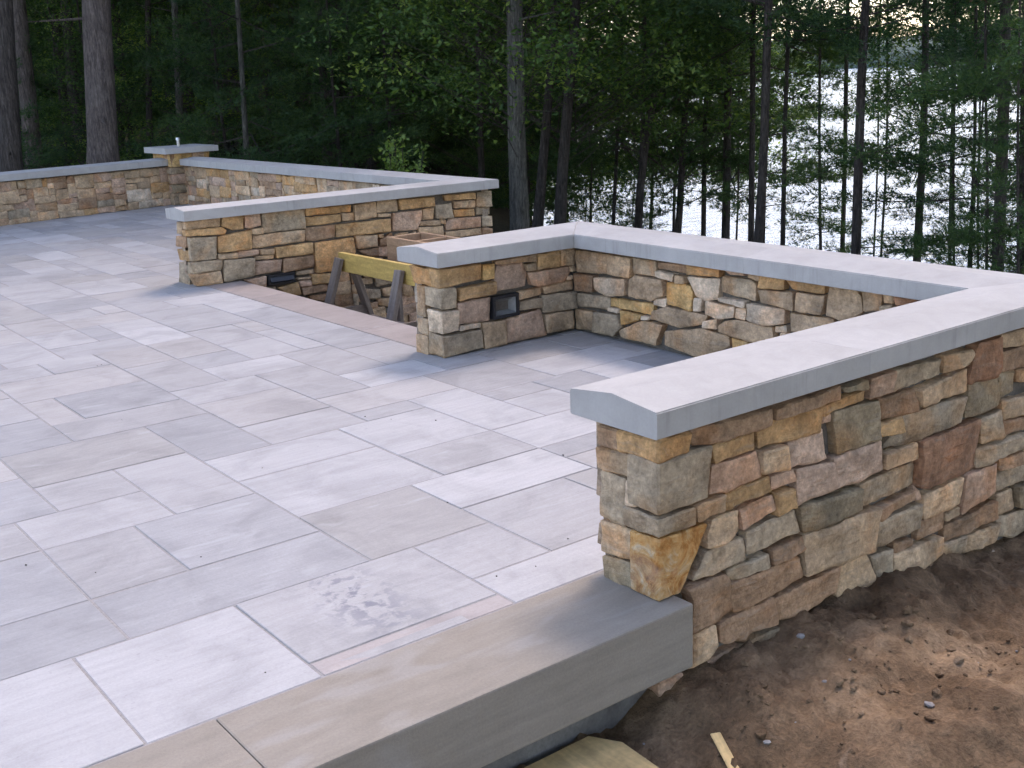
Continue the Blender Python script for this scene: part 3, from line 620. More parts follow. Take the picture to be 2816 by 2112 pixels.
# ---- corner pillar
PX0, PX1, PY0, PY1 = 5.475, 5.99, 14.22, 14.72; PZ = .645
pil = empty('stone_pillar', ((PX0+PX1)/2, (PY0+PY1)/2, -.05), 'square stone pillar with broad flat cap at the far patio corner', 'pillar')
bm = box_bm(PX0+ci, PX1-ci, PY0+ci, PY1-ci, -.1, PZ-.001); bmesh.ops.translate(bm, vec=-pil.location, verts=bm.verts); bm_obj('mortar_core', bm, M_MORTAR, pil)
zz = 0
for k, (hh, c) in enumerate(((.15, 't'), (.11, 'v'), (.13, 'p'), (.085, 'g'), (.17, 'y'))):
    for f in (Face((PX0, PY0), (PX1, PY0), 0, 1), Face((PX0, PY1), (PX0, PY0), 0, 1), Face((PX1, PY0), (PX1, PY1), 0, 1), Face((PX1, PY1), (PX0, PY1), 0, 1)):
        s_ = rs.uniform(.2, .32); 
        put_stone(f, [Vector(v) for v in ((-.006, zz+.004), (s_-.005, zz+.004), (s_-.005, zz+hh-.004), (-.006, zz+hh-.004))], c, rs, pil, spacing=.06)
        put_stone(f, [Vector(v) for v in ((s_+.005, zz+.004), (f.L+.006, zz+.004), (f.L+.006, zz+hh-.004), (s_+.005, zz+hh-.004))], rs.choice('tgpb'), rs, pil, spacing=.06)
    zz += hh
bm = box_bm(5.385, 6.085, 14.10, 14.84, PZ, PZ+.072, bev=.006, segs=2); bmesh.ops.translate(bm, vec=-pil.location, verts=bm.verts); bm_obj('pillar_cap', bm, M_COPING, pil)
bm = bmesh.new(); bmesh.ops.create_cone(bm, cap_ends=True, segments=14, radius1=.02, radius2=.02, depth=.09); bmesh.ops.create_cone(bm, cap_ends=True, segments=14, radius1=.028, radius2=.022, depth=.03, matrix=Matrix.Translation((0, 0, .05)))
pp = bm_obj('pipe_stub', bm, M_STEEL, None, smooth=False, loc=(5.70, 14.45, PZ+.072+.045)); tag(pp, 'short steel pipe stub standing up from the pillar cap', 'pipe')

# ------------------------------------------------------------------ patio
MX, MY = .1523, .1630
def gxx(i): return (i+.57)*MX
def gyy(k): return 3.33*U+(k-19)*MY
patio = tag(mesh_obj('patio', [(-4, 2.36, -.0024), (4.20, 2.36, -.0024), (4.20, 4.95, -.0024), (3.56, 4.95, -.0024), (3.56, 8.20, -.0024), (5.68, 8.20, -.0024), (5.68, 14.7, -.0024), (-4, 14.7, -.0024),
    (-4, 2.36, -.35), (4.20, 2.36, -.35), (4.20, 4.95, -.35), (3.56, 4.95, -.35), (3.56, 8.20, -.35), (5.68, 8.20, -.35), (5.68, 14.7, -.35), (-4, 14.7, -.35)],
    [(0, 1, 2, 3, 4, 5, 6, 7)]+[(i, i+8, (i+1)%8+8, (i+1)%8) for i in range(8)], M_JOINT), 'broad patio paved with pale grey sandstone slabs', kind='structure')
SLC = [(.48, .455, .43), (.51, .485, .46), (.455, .435, .415), (.52, .485, .45), (.47, .44, .405), (.575, .55, .525), (.43, .415, .40), (.50, .465, .43)]
slab_cache = {}
rp = random.Random(23)
def slab(x0, x1, y0, y1, colr=None, mat=None, parent=patio, name='slab', g=.0035, th=.045, dz=None):
    key = (round(x1-x0, 3), round(y1-y0, 3), mat and mat.name)
    if key not in slab_cache:
        bm = box_bm(-(x1-x0)/2+g, (x1-x0)/2-g, -(y1-y0)/2+g, (y1-y0)/2-g, -th, 0, bev=.0022, segs=1)
        # slightly uneven edges
        me = bpy.data.meshes.new('slab'); bmesh.ops.recalc_face_normals(bm, faces=bm.faces); bm.to_mesh(me); bm.free(); me.materials.append(mat or M_SLAB); slab_cache[key] = me
    o = bpy.data.objects.new(name, slab_cache[key]); link(o, parent)
    o.location = ((x0+x1)/2, (y0+y1)/2, rp.uniform(-.0015, .0015) if dz is None else dz)
    o.rotation_euler = (rp.uniform(-.0025, .0025), rp.uniform(-.0025, .0025), rp.uniform(-.002, .002))
    c = colr or rp.choice(SLC); k = rp.uniform(.94, 1.06)*.645; o.color = (c[0]*k, c[1]*k, c[2]*k, 1); return o
KY0 = (2.368/U-3.33)/(.1868)+19      # kerb back edge in grid rows
TRACED = [(7,11,16.2,19,1),(4,7,KY0,19,5),(5,10,19,21,6),(5,7,21,24,0),(7,10,21,24,6),(5,8,24,26,1),(8,10,24,28,1),(6,8,26,28,0),(6,10,28,31,4),(10,12,27,31,6),(10,14,25,27,5),(10,14,22,25,5),(10,13,19,22,4),
 (13,17,20,22,5),(14,17,24,27,5),(14,17,22,24,1),(12,15,27,29,0),(12,15,29,32,3),(12,15,32,34,1),(15,19,28,30,3),(15,17,30,34,0),(11,13,17,19,1),(11,15,KY0,17,5),(13,16,17,20,1),(17,19,24,28,5),(17,20,22,24,5),(19,22,27,30,0),(17,20,30,32,5),
 (8,12,31,33,0),(9,12,33,36,6),(12,14,34,38,0),(14,17,34,36,5),(5,8,31,34,6),(3,6,26,29,6),(2,5,21,24,6),(1,5,19,21,6),(1,4,KY0,19,5)]
occ = {}
def cells(i0, i1, k0, k1): return [(i, k) for i in range(i0, i1) for k in range(int(math.floor(k0)), int(math.ceil(k1)))]
for n_, (i0, i1, k0, k1, c) in enumerate(TRACED):
    if any(cc in occ for cc in cells(i0, i1, k0, k1)): continue
    slab(gxx(i0), gxx(i1), gyy(k0), gyy(k1), SLC[c], M_SLABS if n_ == 0 else None)
    for cc in cells(i0, i1, k0, k1): occ[cc] = 1
slab(gxx(7), gxx(11), gyy(KY0), gyy(16.2), (.50, .43, .39))
NX0 = 3.295                           # back line of the stair nosing
def xmax(k):
    y = gyy(k)
    if y < 4.93: return 4.19
    if y < 8.2: return NX0
    return 5.66
kmax = int((14.6-gyy(0))/MY)
left_V, left_F = [], []
for k in range(int(KY0), kmax):
    for i in range(-26, 37):
        if (i, k) in occ: continue
        if gxx(i) > xmax(k)-.03: continue
        wt, ht = rp.choice([(2, 2), (3, 2), (4, 2), (2, 3), (3, 3), (4, 3), (2, 4), (3, 4), (4, 3), (3, 2)])
        ww = 0
        while ww < wt and (i+ww, k) not in occ and gxx(i+ww) < xmax(k)-.03: ww += 1
        hh = 1
        while hh < ht and k+hh < kmax and all((i+a, k+hh) not in occ and gxx(i+a) < xmax(k+hh)-.03 for a in range(ww)): hh += 1
        for a in range(ww):
            for b in range(hh): occ[(i+a, k+b)] = 1
        x0, x1 = gxx(i), min(gxx(i+ww), xmax(k))
        y0, y1 = max(gyy(k), 2.368), gyy(k+hh)
        if y1-y0 < .03: continue
        if gxx(i+ww+1) > xmax(k): x1 = xmax(k)
        if x1 < y0*.255-.55:          # well outside the view to the left
            n0 = len(left_V); left_V += [(x0+.005, y0+.005, 0), (x1-.005, y0+.005, 0), (x1-.005, y1-.005, 0), (x0+.005, y1-.005, 0)]; left_F.append((n0, n0+1, n0+2, n0+3))
        else: slab(x0, x1, y0, y1)
if left_F:
    o = mesh_obj('slabs', left_V, left_F, M_SLAB, patio); o.color = (.34, .32, .30, 1); tag(o, kind='stuff')
# stair nosing slabs beside the opening
ny = [5.17, 5.86, 7.36, 8.145]
for a, b in zip(ny[:-1], ny[1:]):
    slab(NX0, 3.585, a, b, (.42, .345, .30), None, patio, 'nosing_slab', th=.09, dz=.002)

# ------------------------------------------------------------------ kerb step in front and its footing
kc = (.4, .39, .38)
for nm, x0, x1, lab in (('step_slab', .862, 2.125, 'long tan stone step slab running under the near wall end'), ('step_slab', -1.6, .8608, 'tan stone step slab at the bottom left, left of the step joint')):
    bm = box_bm(x0-1.5, x1-1.5, -.17, .165, -.196, 0, bev=.006, segs=2)
    o = bm_obj('step_slab', bm, M_STEP, None, loc=(1.5, 2.20, 0.001)); tag(o, lab, 'step', 'stone steps along the patio edge')
bm = box_bm(-1.6, 2.09, 2.15, 2.34, -1.0, -.197, bev=.004)
tag(bm_obj('foundation_wall', bm, M_CONC), 'dark concrete footing under the stone step slabs', 'wall')
bm = box_bm(2.11, 4.33, 2.146, 2.32, -1.0, -.30)
tag(bm_obj('wall_footing', bm, M_CONC), 'rough concrete footing under the near stone wall', 'footing')

# ------------------------------------------------------------------ step lights in the walls
def step_light(face, quad, lab, hood):
    us = [p.x for p in quad]; vz = [p.y for p in quad]
    u0, u1, v0, v1 = (us[0]+us[3])/2, (us[1]+us[2])/2, (vz[2]+vz[3])/2, (vz[0]+vz[1])/2
    c = face.world((u0+u1)/2, 0, (v0+v1)/2); e = empty('step_light', c, lab, 'light', 'step lights set into the walls')
    a, b = (u1-u0)/2*.94, (v1-v0)/2*.94; t = .016
    Mf = face.mat((u0+u1)/2, (v0+v1)/2).to_3x3().to_4x4()
    bm = bmesh.new()
    for (x0, x1, z0, z1) in ((-a, a, b-t, b), (-a, a, -b, -b+t), (-a, -a+t, -b+t, b-t), (a-t, a, -b+t, b-t)):
        box_bm(x0, x1, -.05, .014, z0, z1, bm=bm)
    bmesh.ops.transform(bm, matrix=Mf, verts=bm.verts); bm_obj('frame', bm, M_BLACK, e)
    bm = bmesh.new(); ai, bi = a-t, b-t
    if hood:
        # sloping louvre hood that leans outward toward the bottom
        bm = hexa_bm([(-ai, -.03, -bi), (ai, -.03, -bi), (-ai, .030, -bi*.55), (ai, .030, -bi*.55), (-ai, -.03, bi), (ai, -.03, bi), (-ai, .006, bi), (ai, .006, bi)])
        bmesh.ops.transform(bm, matrix=Mf, verts=bm.verts); bm_obj('hood', bm, M_BLACK, e)
    else:
        k = .45; o_ = [(-ai, .004, -bi), (ai, .004, -bi), (ai, .004, bi), (-ai, .004, bi)]; i_ = [(-ai*k, -.05, -bi*k), (ai*.5, -.05, -bi*k), (ai*.5, -.05, bi*.3), (-ai*k, -.05, bi*.3)]
        vs_ = [bm.verts.new(p) for p in o_+i_]
        for i in range(4): bm.faces.new([vs_[i], vs_[(i+1)%4], vs_[4+(i+1)%4], vs_[4+i]])
        bm.faces.new(vs_[4:]); bmesh.ops.transform(bm, matrix=Mf, verts=bm.verts); bm_obj('reflector', bm, M_LENS, e)
step_light(fC, fixC, 'black recessed step light in the return of the near wall', False)
step_light(fD, fixD, 'black hooded step light low in the wall beside the stair opening', True)

# ------------------------------------------------------------------ sawhorse and timber trough in the stair opening
def board(p0, p1, wdt, thk, up=(0, 0, 1), bev=.003):
    """a board from p0 to p1, wdt along 'up', thk across; local y along the grain"""
    p0, p1 = Vector(p0), Vector(p1); y = (p1-p0); L = y.length; y.normalize(); z = Vector(up); z = (z-y*z.dot(y)).normalized(); x = y.cross(z)
    bm = box_bm(-thk/2, thk/2, -L/2, L/2, -wdt/2, wdt/2, bev=bev)
    c = (p0+p1)/2; Mm = Matrix(((x.x, y.x, z.x, c.x), (x.y, y.y, z.y, c.y), (x.z, y.z, z.z, c.z), (0, 0, 0, 1)))
    return bm, Mm
def add_board(name, mat, parent, *a, **k):
    bm, Mm = board(*a, **k); o = bm_obj(name, bm, mat, parent)
    Mm.translation = Mm.translation-(parent.location if parent else Vector()); o.matrix_local = Mm; return o
gzs = -.66
sh = empty('sawhorse', (4.30, 7.3, gzs), 'wooden sawhorse with yellow top beam and grey legs in the stair opening', 'sawhorse')
add_board('beam', M_PINE_Y, sh, (4.30, 6.70, .090), (4.30, 7.86, .085), .145, .04)
for y in (6.93, 7.80):
    for sx in (-1, 1):
        add_board('leg', M_PINE_G, sh, (4.30+sx*.045, y, .12), (4.30+sx*.30, y+(.05 if y > 7.3 else -.05), gzs-.01), .088, .038, up=(0, 1, 0))
    add_board('brace', M_PINE_G, sh, (4.12, y+.03, -.32), (4.48, y+.03, -.32), .09, .02)
add_board('stretcher', M_PINE_G, sh, (4.49, 6.95, -.40), (4.49, 7.78, -.40), .085, .03)
tr = empty('timber_trough', (4.86, 7.4, -.68), 'open brown timber trough with a divider behind the near wall', 'trough')
zt = .236
for x in (4.70, 5.01): add_board('side_board', M_PINE_R, tr, (x, 6.75, zt-.11), (x, 7.80, zt-.11), .22, .028)
for y in (6.77, 7.42, 7.79): add_board('end_board' if y != 7.42 else 'divider', M_PINE_R, tr, (4.715, y, zt-.11), (4.995, y, zt-.11), .215, .026)
add_board('bottom_board', M_PINE_R, tr, (4.855, 6.76, zt-.215), (4.855, 7.78, zt-.215), .27, .02, up=(1, 0, 0))
for x in (4.73, 4.98):
    for y in (6.80, 7.75): add_board('leg', M_PINE_G, tr, (x, y, zt-.20), (x, y, -.70), .07, .035, up=(0, 1, 0))

# ------------------------------------------------------------------ bits on the soil in front
pl_ = [on_z(x, y, -.322) for x, y in ((1330, 2150), (1602, 2011), (1711, 2038), (1900, 2170))]
pz = max(ground_z(p.x, p.y) for p in pl_)+.01
n = len(pl_); V = [(p.x, min(p.y, 2.12), -.325+dz) for dz in (-.018, 0) for p in pl_]
mesh_o = mesh_obj('plywood_sheet', V, [tuple(range(n))[::-1], tuple(range(n, 2*n))]+[(i, (i+1)%n, n+(i+1)%n, n+i) for i in range(n)], M_PLY)
tag(mesh_o, 'yellow plywood offcut lying on the soil below the step', 'plywood')
p0, p1 = on_z(1966, 2038, -.33), on_z(2030, 2125, -.33)
for p in (p0, p1): p.z = ground_z(p.x, p.y)+.012
bm, Mm = board(p0, p1, .006, .03); o = bm_obj('wood_strip', bm, M_PLY); o.matrix_local = Mm; tag(o, 'thin strip of scrap wood lying on the soil', 'wood strip')
# clods and pebbles: uncountable
V, T = [], []
ico = bmesh.new(); bmesh.ops.create_icosphere(ico, subdivisions=1, radius=1); iv = [v.co.copy() for v in ico.verts]; it = [[v.index for v in f.verts] for f in ico.faces]; ico.free()
def lumps(n, rng, mat, name, lab):
    V, T = [], []
    for _ in range(n):
        x, y = rng.uniform(1.6, 4.8), rng.uniform(.9, 2.05)
        if rng.random() < .55: y = rng.uniform(1.5, 2.05); x = rng.uniform(1.7, 3.2)
        r_ = .004+.014*rng.random()**3; k = len(V); z = ground_z(x, y); s3 = Vector((rng.uniform(.7, 1.4), rng.uniform(.7, 1.4), rng.uniform(.5, .9)))
        for v in iv: V.append((x+v.x*r_*s3.x*rng.uniform(.75, 1.2), y+v.y*r_*s3.y*rng.uniform(.75, 1.2), z+v.z*r_*s3.z+r_*.25))
        T += [[i+k for i in f] for f in it]
    o = link(bpy.data.objects.new(name, np_mesh(name, np.array(V), np.array(T), mat, False))); tag(o, lab, kind='stuff')
lumps(380, random.Random(3), M_DIRT, 'soil_clods', 'small clods of soil strewn over the dirt')
lumps(26, random.Random(4), mat_flat('grey_pebble', (.26, .24, .22), .9), 'pebbles', 'small grey pebbles strewn over the dirt')
V, T = [], []
rg = random.Random(9)
for _ in range(22):
    x, y = rg.uniform(.5, 3.2), rg.uniform(2.45, 6.5); r_ = rg.uniform(.002, .0045); k = len(V)
    for v in iv: V.append((x+v.x*r_, y+v.y*r_*1.3, .002+v.z*r_*.5))
    T += [[i+k for i in f] for f in it]
tag(link(bpy.data.objects.new('debris', np_mesh('debris', np.array(V), np.array(T), M_BARK, False))), 'dark crumbs of bark scattered over the slabs', kind='stuff')

# ------------------------------------------------------------------ trees
def tube(path, radii, seg=10, rough=0, sd=0):
    V, T = [], []
    for k, (p, r_) in enumerate(zip(path, radii)):
        for i in range(seg):
            a = 2*math.pi*i/seg; rr = r_*(1+rough*noise.noise(Vector((math.cos(a)*2, math.sin(a)*2, p.z*1.5+sd))))
            V.append((p.x+rr*math.cos(a), p.y+rr*math.sin(a), p.z))
    for k in range(len(path)-1):
        for i in range(seg):
            a, b, c, d = k*seg+i, k*seg+(i+1)%seg, (k+1)*seg+(i+1)%seg, (k+1)*seg+i; T += [(a, b, c), (a, c, d)]
    return np.array(V), np.array(T)
def limb(p0, p1, r0, r1, sag=0, seg=5, n=5):
    """tube in any direction"""
    p0, p1 = Vector(p0), Vector(p1); d = (p1-p0).normalized(); x = d.orthogonal().normalized(); y = d.cross(x); V, T = [], []
    for k in range(n):
        t = k/(n-1); c = p0.lerp(p1, t)+Vector((0, 0, -sag*4*t*(1-t))); r_ = r0+(r1-r0)*t
        for i in range(seg):
            a = 2*math.pi*i/seg; V.append(tuple(c+x*(r_*math.cos(a))+y*(r_*math.sin(a))))
    for k in range(n-1):
        for i in range(seg):
            a, b, c, d_ = k*seg+i, k*seg+(i+1)%seg, (k+1)*seg+(i+1)%seg, (k+1)*seg+i; T += [(a, b, c), (a, c, d_)]
    return np.array(V), np.array(T)
class Geo:
    def __init__(s): s.V = []; s.T = []; s.M = []; s.n = 0
    def add(s, V, T, m=0):
        s.V.append(V); s.T.append(T+s.n); s.M.append(np.full(len(T), m)); s.n += len(V)
    def mesh(s, name, mats): return np_mesh(name, np.concatenate(s.V), np.concatenate(s.T), None, False, mats, np.concatenate(s.M))
def unit(a): return a/np.maximum(1e-9, np.linalg.norm(a, axis=-1, keepdims=True))
def needles(P, D, n, ln, wd, rs_):
    """tufts: at each P, n narrow triangles fanned about direction D"""
    m = len(P); P = np.repeat(P, n, 0); D = np.repeat(D, n, 0); k = len(P)
    d = unit(D+rs_.normal(0, .55, (k, 3))); s = unit(np.cross(d, rs_.normal(0, 1, (k, 3))))*wd*.5; L = ln*rs_.uniform(.7, 1.15, (k, 1))
    V = np.stack([P-s, P+s, P+d*L], 1).reshape(-1, 3); return V, np.arange(k*3).reshape(-1, 3)
def leaves(P, sz, rs_, flat=.5):
    """pointed oval leaves: two triangles folded along the midrib"""
    k = len(P); N = unit(rs_.normal(0, flat, (k, 3))+np.array([0, 0, 1.0])); a = unit(np.cross(N, rs_.normal(0, 1, (k, 3)))); b = np.cross(N, a)
    s = sz*rs_.uniform(.6, 1.25, (k, 1)); V = np.stack([P-a*s, P+b*s*.5-N*s*.12, P+a*s, P-b*s*.5-N*s*.12], 1).reshape(-1, 3)
    i = np.arange(k)[:, None]*4; return V, np.concatenate([i+np.array([[0, 1, 2]]), i+np.array([[0, 2, 3]])])
def bough(g, base, ang, L, tilt, rs_, dens=1.0, ln=.11, mat=1):
    """one horizontal conifer bough with side twigs carrying needle tufts"""
    dx, dy = math.cos(ang), math.sin(ang); P, D = [], []
    tip = Vector(base)+Vector((dx*L, dy*L, tilt*L))
    g.add(*limb(base, tip, .007+.004*L, .002, sag=.04*L, seg=4, n=4), m=0)
    nt_ = max(4, int(L*9*dens))
    for k in range(nt_):
        t = .22+.78*(k+rs_.rand())/nt_; c = np.array(Vector(base).lerp(tip, t))-np.array([0, 0, .04*L*4*t*(1-t)])
        tl = (.16+.34*L*(1-t)*.9)*rs_.uniform(.6, 1.1)
        for sgn in (-1, 1):
            a = ang+sgn*rs_.uniform(.5, 1.1); d = np.array([math.cos(a), math.sin(a), rs_.uniform(-.35, .55)])
            m = max(2, int(tl/.055)); tt = np.linspace(.25, 1, m)[:, None]; P.append(c+d*tl*tt); D.append(np.repeat(d[None]+[[0, 0, .25]], m, 0))
    P = np.concatenate(P); D = unit(np.concatenate(D)); P = P+rs_.normal(0, .03, P.shape)
    g.add(*needles(P, D, 6, ln, .013, rs_), m=mat)
def canopy(g, z0, z1, rad, n, rs_, mat=1, sz=.42):
    """upper crown out of the picture: coarse sprays grouped in clumps"""
    nc = 26; C = np.stack([rs_.normal(0, rad*.5, nc), rs_.normal(0, rad*.5, nc), rs_.uniform(z0, z1, nc)], 1)
    P = C[rs_.randint(0, nc, n)]+rs_.normal(0, 1, (n, 3))*np.array([rad*.3, rad*.3, .5]); g.add(*leaves(P, sz, rs_, .7), m=mat)
def spray(g, c, r_, n, rs_, sz=.075, mat=1, thick=.10):
    """layered spray of broad leaves"""
    P = np.array(c)+rs_.normal(0, 1, (n, 3))*np.array([r_*.5, r_*.5, thick]); g.add(*leaves(P, sz, rs_, .55), m=mat)
MATS_P = [M_BARK, M_NEEDLE, M_RUST]; MATS_D = [M_BARK, M_LEAF, M_LEAFY]
def crown_pine(seed, z0, z1, lmax, gap=.42, canopy_z=None, dens=1.0, omit=.15, rust=.004):
    rs_ = np.random.RandomState(seed); g = Geo(); z = z0
    while z < z1:
        t = (z-z0)/max(.01, z1-z0); L = lmax*(1-.72*t)
        k = rs_.randint(4, 7); a0 = rs_.uniform(0, 6.28)
        for i in range(k):
            if rs_.rand() < omit: continue
            bough(g, (0, 0, z+rs_.uniform(-.12, .12)), a0+i*6.283/k+rs_.uniform(-.3, .3), L*rs_.uniform(.5, 1.15), rs_.uniform(-.38, .38), rs_, dens, mat=2 if rs_.rand() < rust else 1)
        z += gap*rs_.uniform(.7, 1.3)
    if canopy_z: canopy(g, canopy_z[0], canopy_z[1], canopy_z[2], canopy_z[3], rs_)
    return g.mesh('pine_crown', MATS_P)
def crown_broad(seed, z0, z1, rad, n, canopy_z=None, sz=.040, bright=.04):
    rs_ = np.random.RandomState(seed); g = Geo()
    for i in range(n):
        a = rs_.uniform(0, 6.28); z = rs_.uniform(z0, z1); rr = rad*math.sqrt(rs_.uniform(.08, 1)); c = (rr*math.cos(a), rr*math.sin(a), z)
        g.add(*limb((0, 0, max(.2, z-rr*.55)), c, .008, .003, seg=4, n=3), m=0)
        m = 2 if rs_.rand() < bright else 1
        for _ in range(3): spray(g, (c[0]+rs_.normal(0, .28), c[1]+rs_.normal(0, .28), c[2]+rs_.normal(0, .13)), rs_.uniform(.3, .65), 54, rs_, sz, m)
    if canopy_z: canopy(g, canopy_z[0], canopy_z[1], canopy_z[2], canopy_z[3], rs_)
    return g.mesh('broad_crown', MATS_D)
CAN = (6.5, 12.5, 2.4, 620)
CRZ = dict(p_highl=4.2, p_midl=2.2, d_midl=2.0, p_dense=0, d_dense=0, p_high=4.2, p_mid=2.2, p_low=.8, p_sap=.3, p_sap2=.6, d_mid=2.0, d_low=.9, d_sap=.5, d_sap2=.8)
CR = dict(
    p_high=crown_pine(1, 4.2, 6.5, 1.9, .8, CAN, .8), p_mid=crown_pine(2, 2.2, 6.0, 2.0, .62, CAN, .9, .3), p_low=crown_pine(3, .8, 6.2, 2.1, .5, (6.5, 11, 2.0, 500), 1.0, .25, .012),
    p_highl=crown_pine(21, 4.2, 6.5, 1.9, .8, None, .8), p_midl=crown_pine(22, 2.2, 6.0, 2.0, .62, None, .9, .3), d_midl=crown_broad(26, 2.0, 6.0, 2.2, 60, None),
    p_dense=crown_pine(14, 0, 5.5, 2.3, .30, None, 1.3, .12, .0), d_dense=crown_broad(15, 0, 5.5, 2.3, 120, None, .05, .06),
    p_sap=crown_pine(4, .3, 4.6, 1.5, .40, None, 1.1, .1, .0), p_sap2=crown_pine(5, .6, 6.5, 1.9, .45, None, 1.0, .22, .012),
    d_mid=crown_broad(6, 2.0, 6.0, 2.2, 46, CAN), d_low=crown_broad(7, .9, 6.0, 2.2, 70, (6, 11, 2.4, 800)), d_sap=crown_broad(8, .5, 4.2, 1.4, 44, None, .04, .15), d_sap2=crown_broad(9, .8, 5.5, 1.9, 60, None, .046, .12))
def tree(dxt, dxb, d, wpx, crown, label, group=None, bark=None, rot=None, sc_=1.0, name=None, h=15, top_y=0, bot_y=430, bend=0, low_y=None):
    """trunk through the image column dxb low down and dxt at the top of the frame, d metres away"""
    rt, rb = az_el(dxt, top_y), az_el(dxb, bot_y)
    def at(r_):
        k = d/math.hypot(r_.x, r_.y); return Vector((r_.x*k, r_.y*k, CAM_H+r_.z*k))
    A, B = at(rb), at(rt); sl = (B-A)/(B.z-A.z)
    gz = ground_z(A.x, A.y); base = A+sl*(gz-A.z); base.z = gz-.08
    r0 = wpx/2/2471*d
    e = empty(name or ('pine_tree' if crown and crown.startswith('p') else 'broadleaf_tree'), base, label, 'tree', group)
    N = 16; path, rad = [], []
    for k in range(N):
        t = (k/(N-1))**1.3; z = t*h; off = sl*z; off.z = z
        side = Vector((math.cos(YAW), -math.sin(YAW), 0))*bend*math.sin(min(1, z/5)*math.pi)
        wob = Vector((noise.noise(Vector((z*.35, d, dxb)))*.06, noise.noise(Vector((dxb, z*.35, d)))*.06, 0))
        path.append(off+side+wob); rad.append(r0*(1.0-.75*t)*(1+.45*math.exp(-z*2.2)))
    V, T = tube(path, rad, 14 if wpx > 25 else 8, .10, d)
    g = Geo(); g.add(V, T)
    rr = random.Random(int(dxb*7+d))
    for _ in range(5 if wpx > 12 else 2):
        z = rr.uniform(.8, 5.5); a = rr.uniform(0, 6.28); L = rr.uniform(.3, 1.1); c = sl*z; c.z = z
        g.add(*limb(c, c+Vector((math.cos(a)*L, math.sin(a)*L, rr.uniform(-.1, .35)*L)), r0*.12+.004, .003, seg=4, n=3))
    tm = np_mesh('trunk', np.concatenate(g.V), np.concatenate(g.T), bark or M_BARK, True); link(bpy.data.objects.new('trunk', tm), e)
    if crown:
        c = bpy.data.objects.new('crown', CR[crown]); link(c, e); c.rotation_euler = (0, 0, rr.uniform(0, 6.28) if rot is None else rot); c.scale = (sc_,)*3
        off = sl*(3*sc_); c.location = (off.x, off.y, 0)
        if low_y is not None:
            rl = az_el(dxb, low_y); zl = CAM_H+rl.z*d/math.hypot(rl.x, rl.y); c.location.z = zl-base.z-CRZ[crown]*sc_
    return e
GF = 'trees of the dark forest behind the far wall'; GL = 'trees on the bank above the lake'
# named trees, left to right
tree(206, 226, 17.0, 62, 'p_high', 'thick straight pine trunk rising behind the far left wall', GF, M_BARKP)
tree(6, 26, 16.5, 44, 'p_high', 'dark trunk cut by the left edge of the picture', GF)
tree(38, 80, 21, 34, 'p_high', 'leaning grey brown trunk left of the thick pine', GF, M_BARKP)
tree(318, 328, 25, 14, 'p_mid', 'faint slim trunk just right of the thick pine', GF)
tree(376, 392, 22, 16, 'p_mid', 'slim grey trunk above the stone pillar', GF, M_BARKG)
tree(513, 541, 18.5, 12, 'p_low', 'slender pale leaning trunk with pine boughs right of the pillar', GF, M_BARKG)
tree(690, 712, 22, 20, 'p_mid', 'straight dark trunk left of the leafy bush on the wall', GF)
tree(728, 735, 24, 15, 'd_mid', 'thin dark trunk beside its straight twin left of the leafy bush', GF)
tree(792, 803, 23, 18, 'p_mid', 'dark trunk half hidden behind the wall bush', GF)
tree(826, 838, 26, 15, 'p_high', 'narrow dark trunk just right of the wall bush', GF)
tree(858, 852, 21, 24, 'd_mid', 'sturdy dark trunk with dead side branches right of the wall bush', GF)
tree(1031, 1042, 20, 13, 'd_low', 'thin trunk with green leafy sprays left of the big centre trunk', GF)
tree(1110, 1122, 15.0, 40, 'd_midl', 'big centre tree trunk in front of the lake edge', GL, M_BARKG, low_y=230)
tree(1200, 1168, 16.5, 20, 'd_midl', 'slim trunk leaning right, next to the big centre trunk', GL, low_y=250)
tree(1243, 1214, 16.0, 24, 'd_midl', 'leaning dark trunk, second to the right of the big centre trunk', GL, low_y=250)
tree(1392, 1384, 19, 10, 'd_low', 'thin upright stem left of the forked lakeside trunk', GL, bot_y=500, low_y=300)
tree(1470, 1398, 19, 18, 'd_low', 'curved dark lakeside trunk leaning to the right', GL, bot_y=500, bend=-.25, low_y=330)
tree(1500, 1460, 20, 16, 'd_midl', 'dark leaning trunk with wooded shade left of the sparkling water', GL, bot_y=500, low_y=330)
tree(1532, 1517, 21, 12, 'p_midl', 'slim lakeside trunk leaning left of the rust coloured needles', GL, bot_y=510, low_y=300)
tree(1576, 1568, 20, 20, 'p_low', 'lakeside pine with rust coloured dead needles', GL, bot_y=520, low_y=400)
tree(1662, 1637, 14.5, 20, 'p_midl', 'tall straight trunk at the left border of the bright water', GL, bot_y=520, low_y=20)
tree(1630, 1622, 18, 14, 'p_highl', 'darker trunk close behind the tall straight one', GL, bot_y=520, low_y=150)
tree(1705, 1688, 17, 11, 'p_highl', 'thin black trunk against the bright water', GL, bot_y=530, low_y=30)
tree(1832, 1821, 18, 11, 'p_highl', 'thin trunk just left of the strong black trunk on the bright water', GL, bot_y=540, low_y=10)
tree(1877, 1848, 14.5, 21, 'p_midl', 'strong black trunk standing before the brightest water', GL, bot_y=550, low_y=50)
tree(1920, 1905, 20, 6, 'd_sap', sc_=.6, label='very thin sapling stem right of the strong black trunk', group=GL, bot_y=550, low_y=330)
tree(1902, 1888, 22, 5, None, 'bare thread thin stem leaning beside the sapling', GL, bot_y=555, name='broadleaf_tree')
tree(1772, 1770, 17, 7, 'p_sap', sc_=.6, label='small pine with round tufts before the bright water', group=GL, bot_y=540, low_y=545)
tree(2000, 1985, 16, 18, 'p_low', 'bushy pine on the right with boughs down to the coping', GL, bot_y=560, low_y=330)
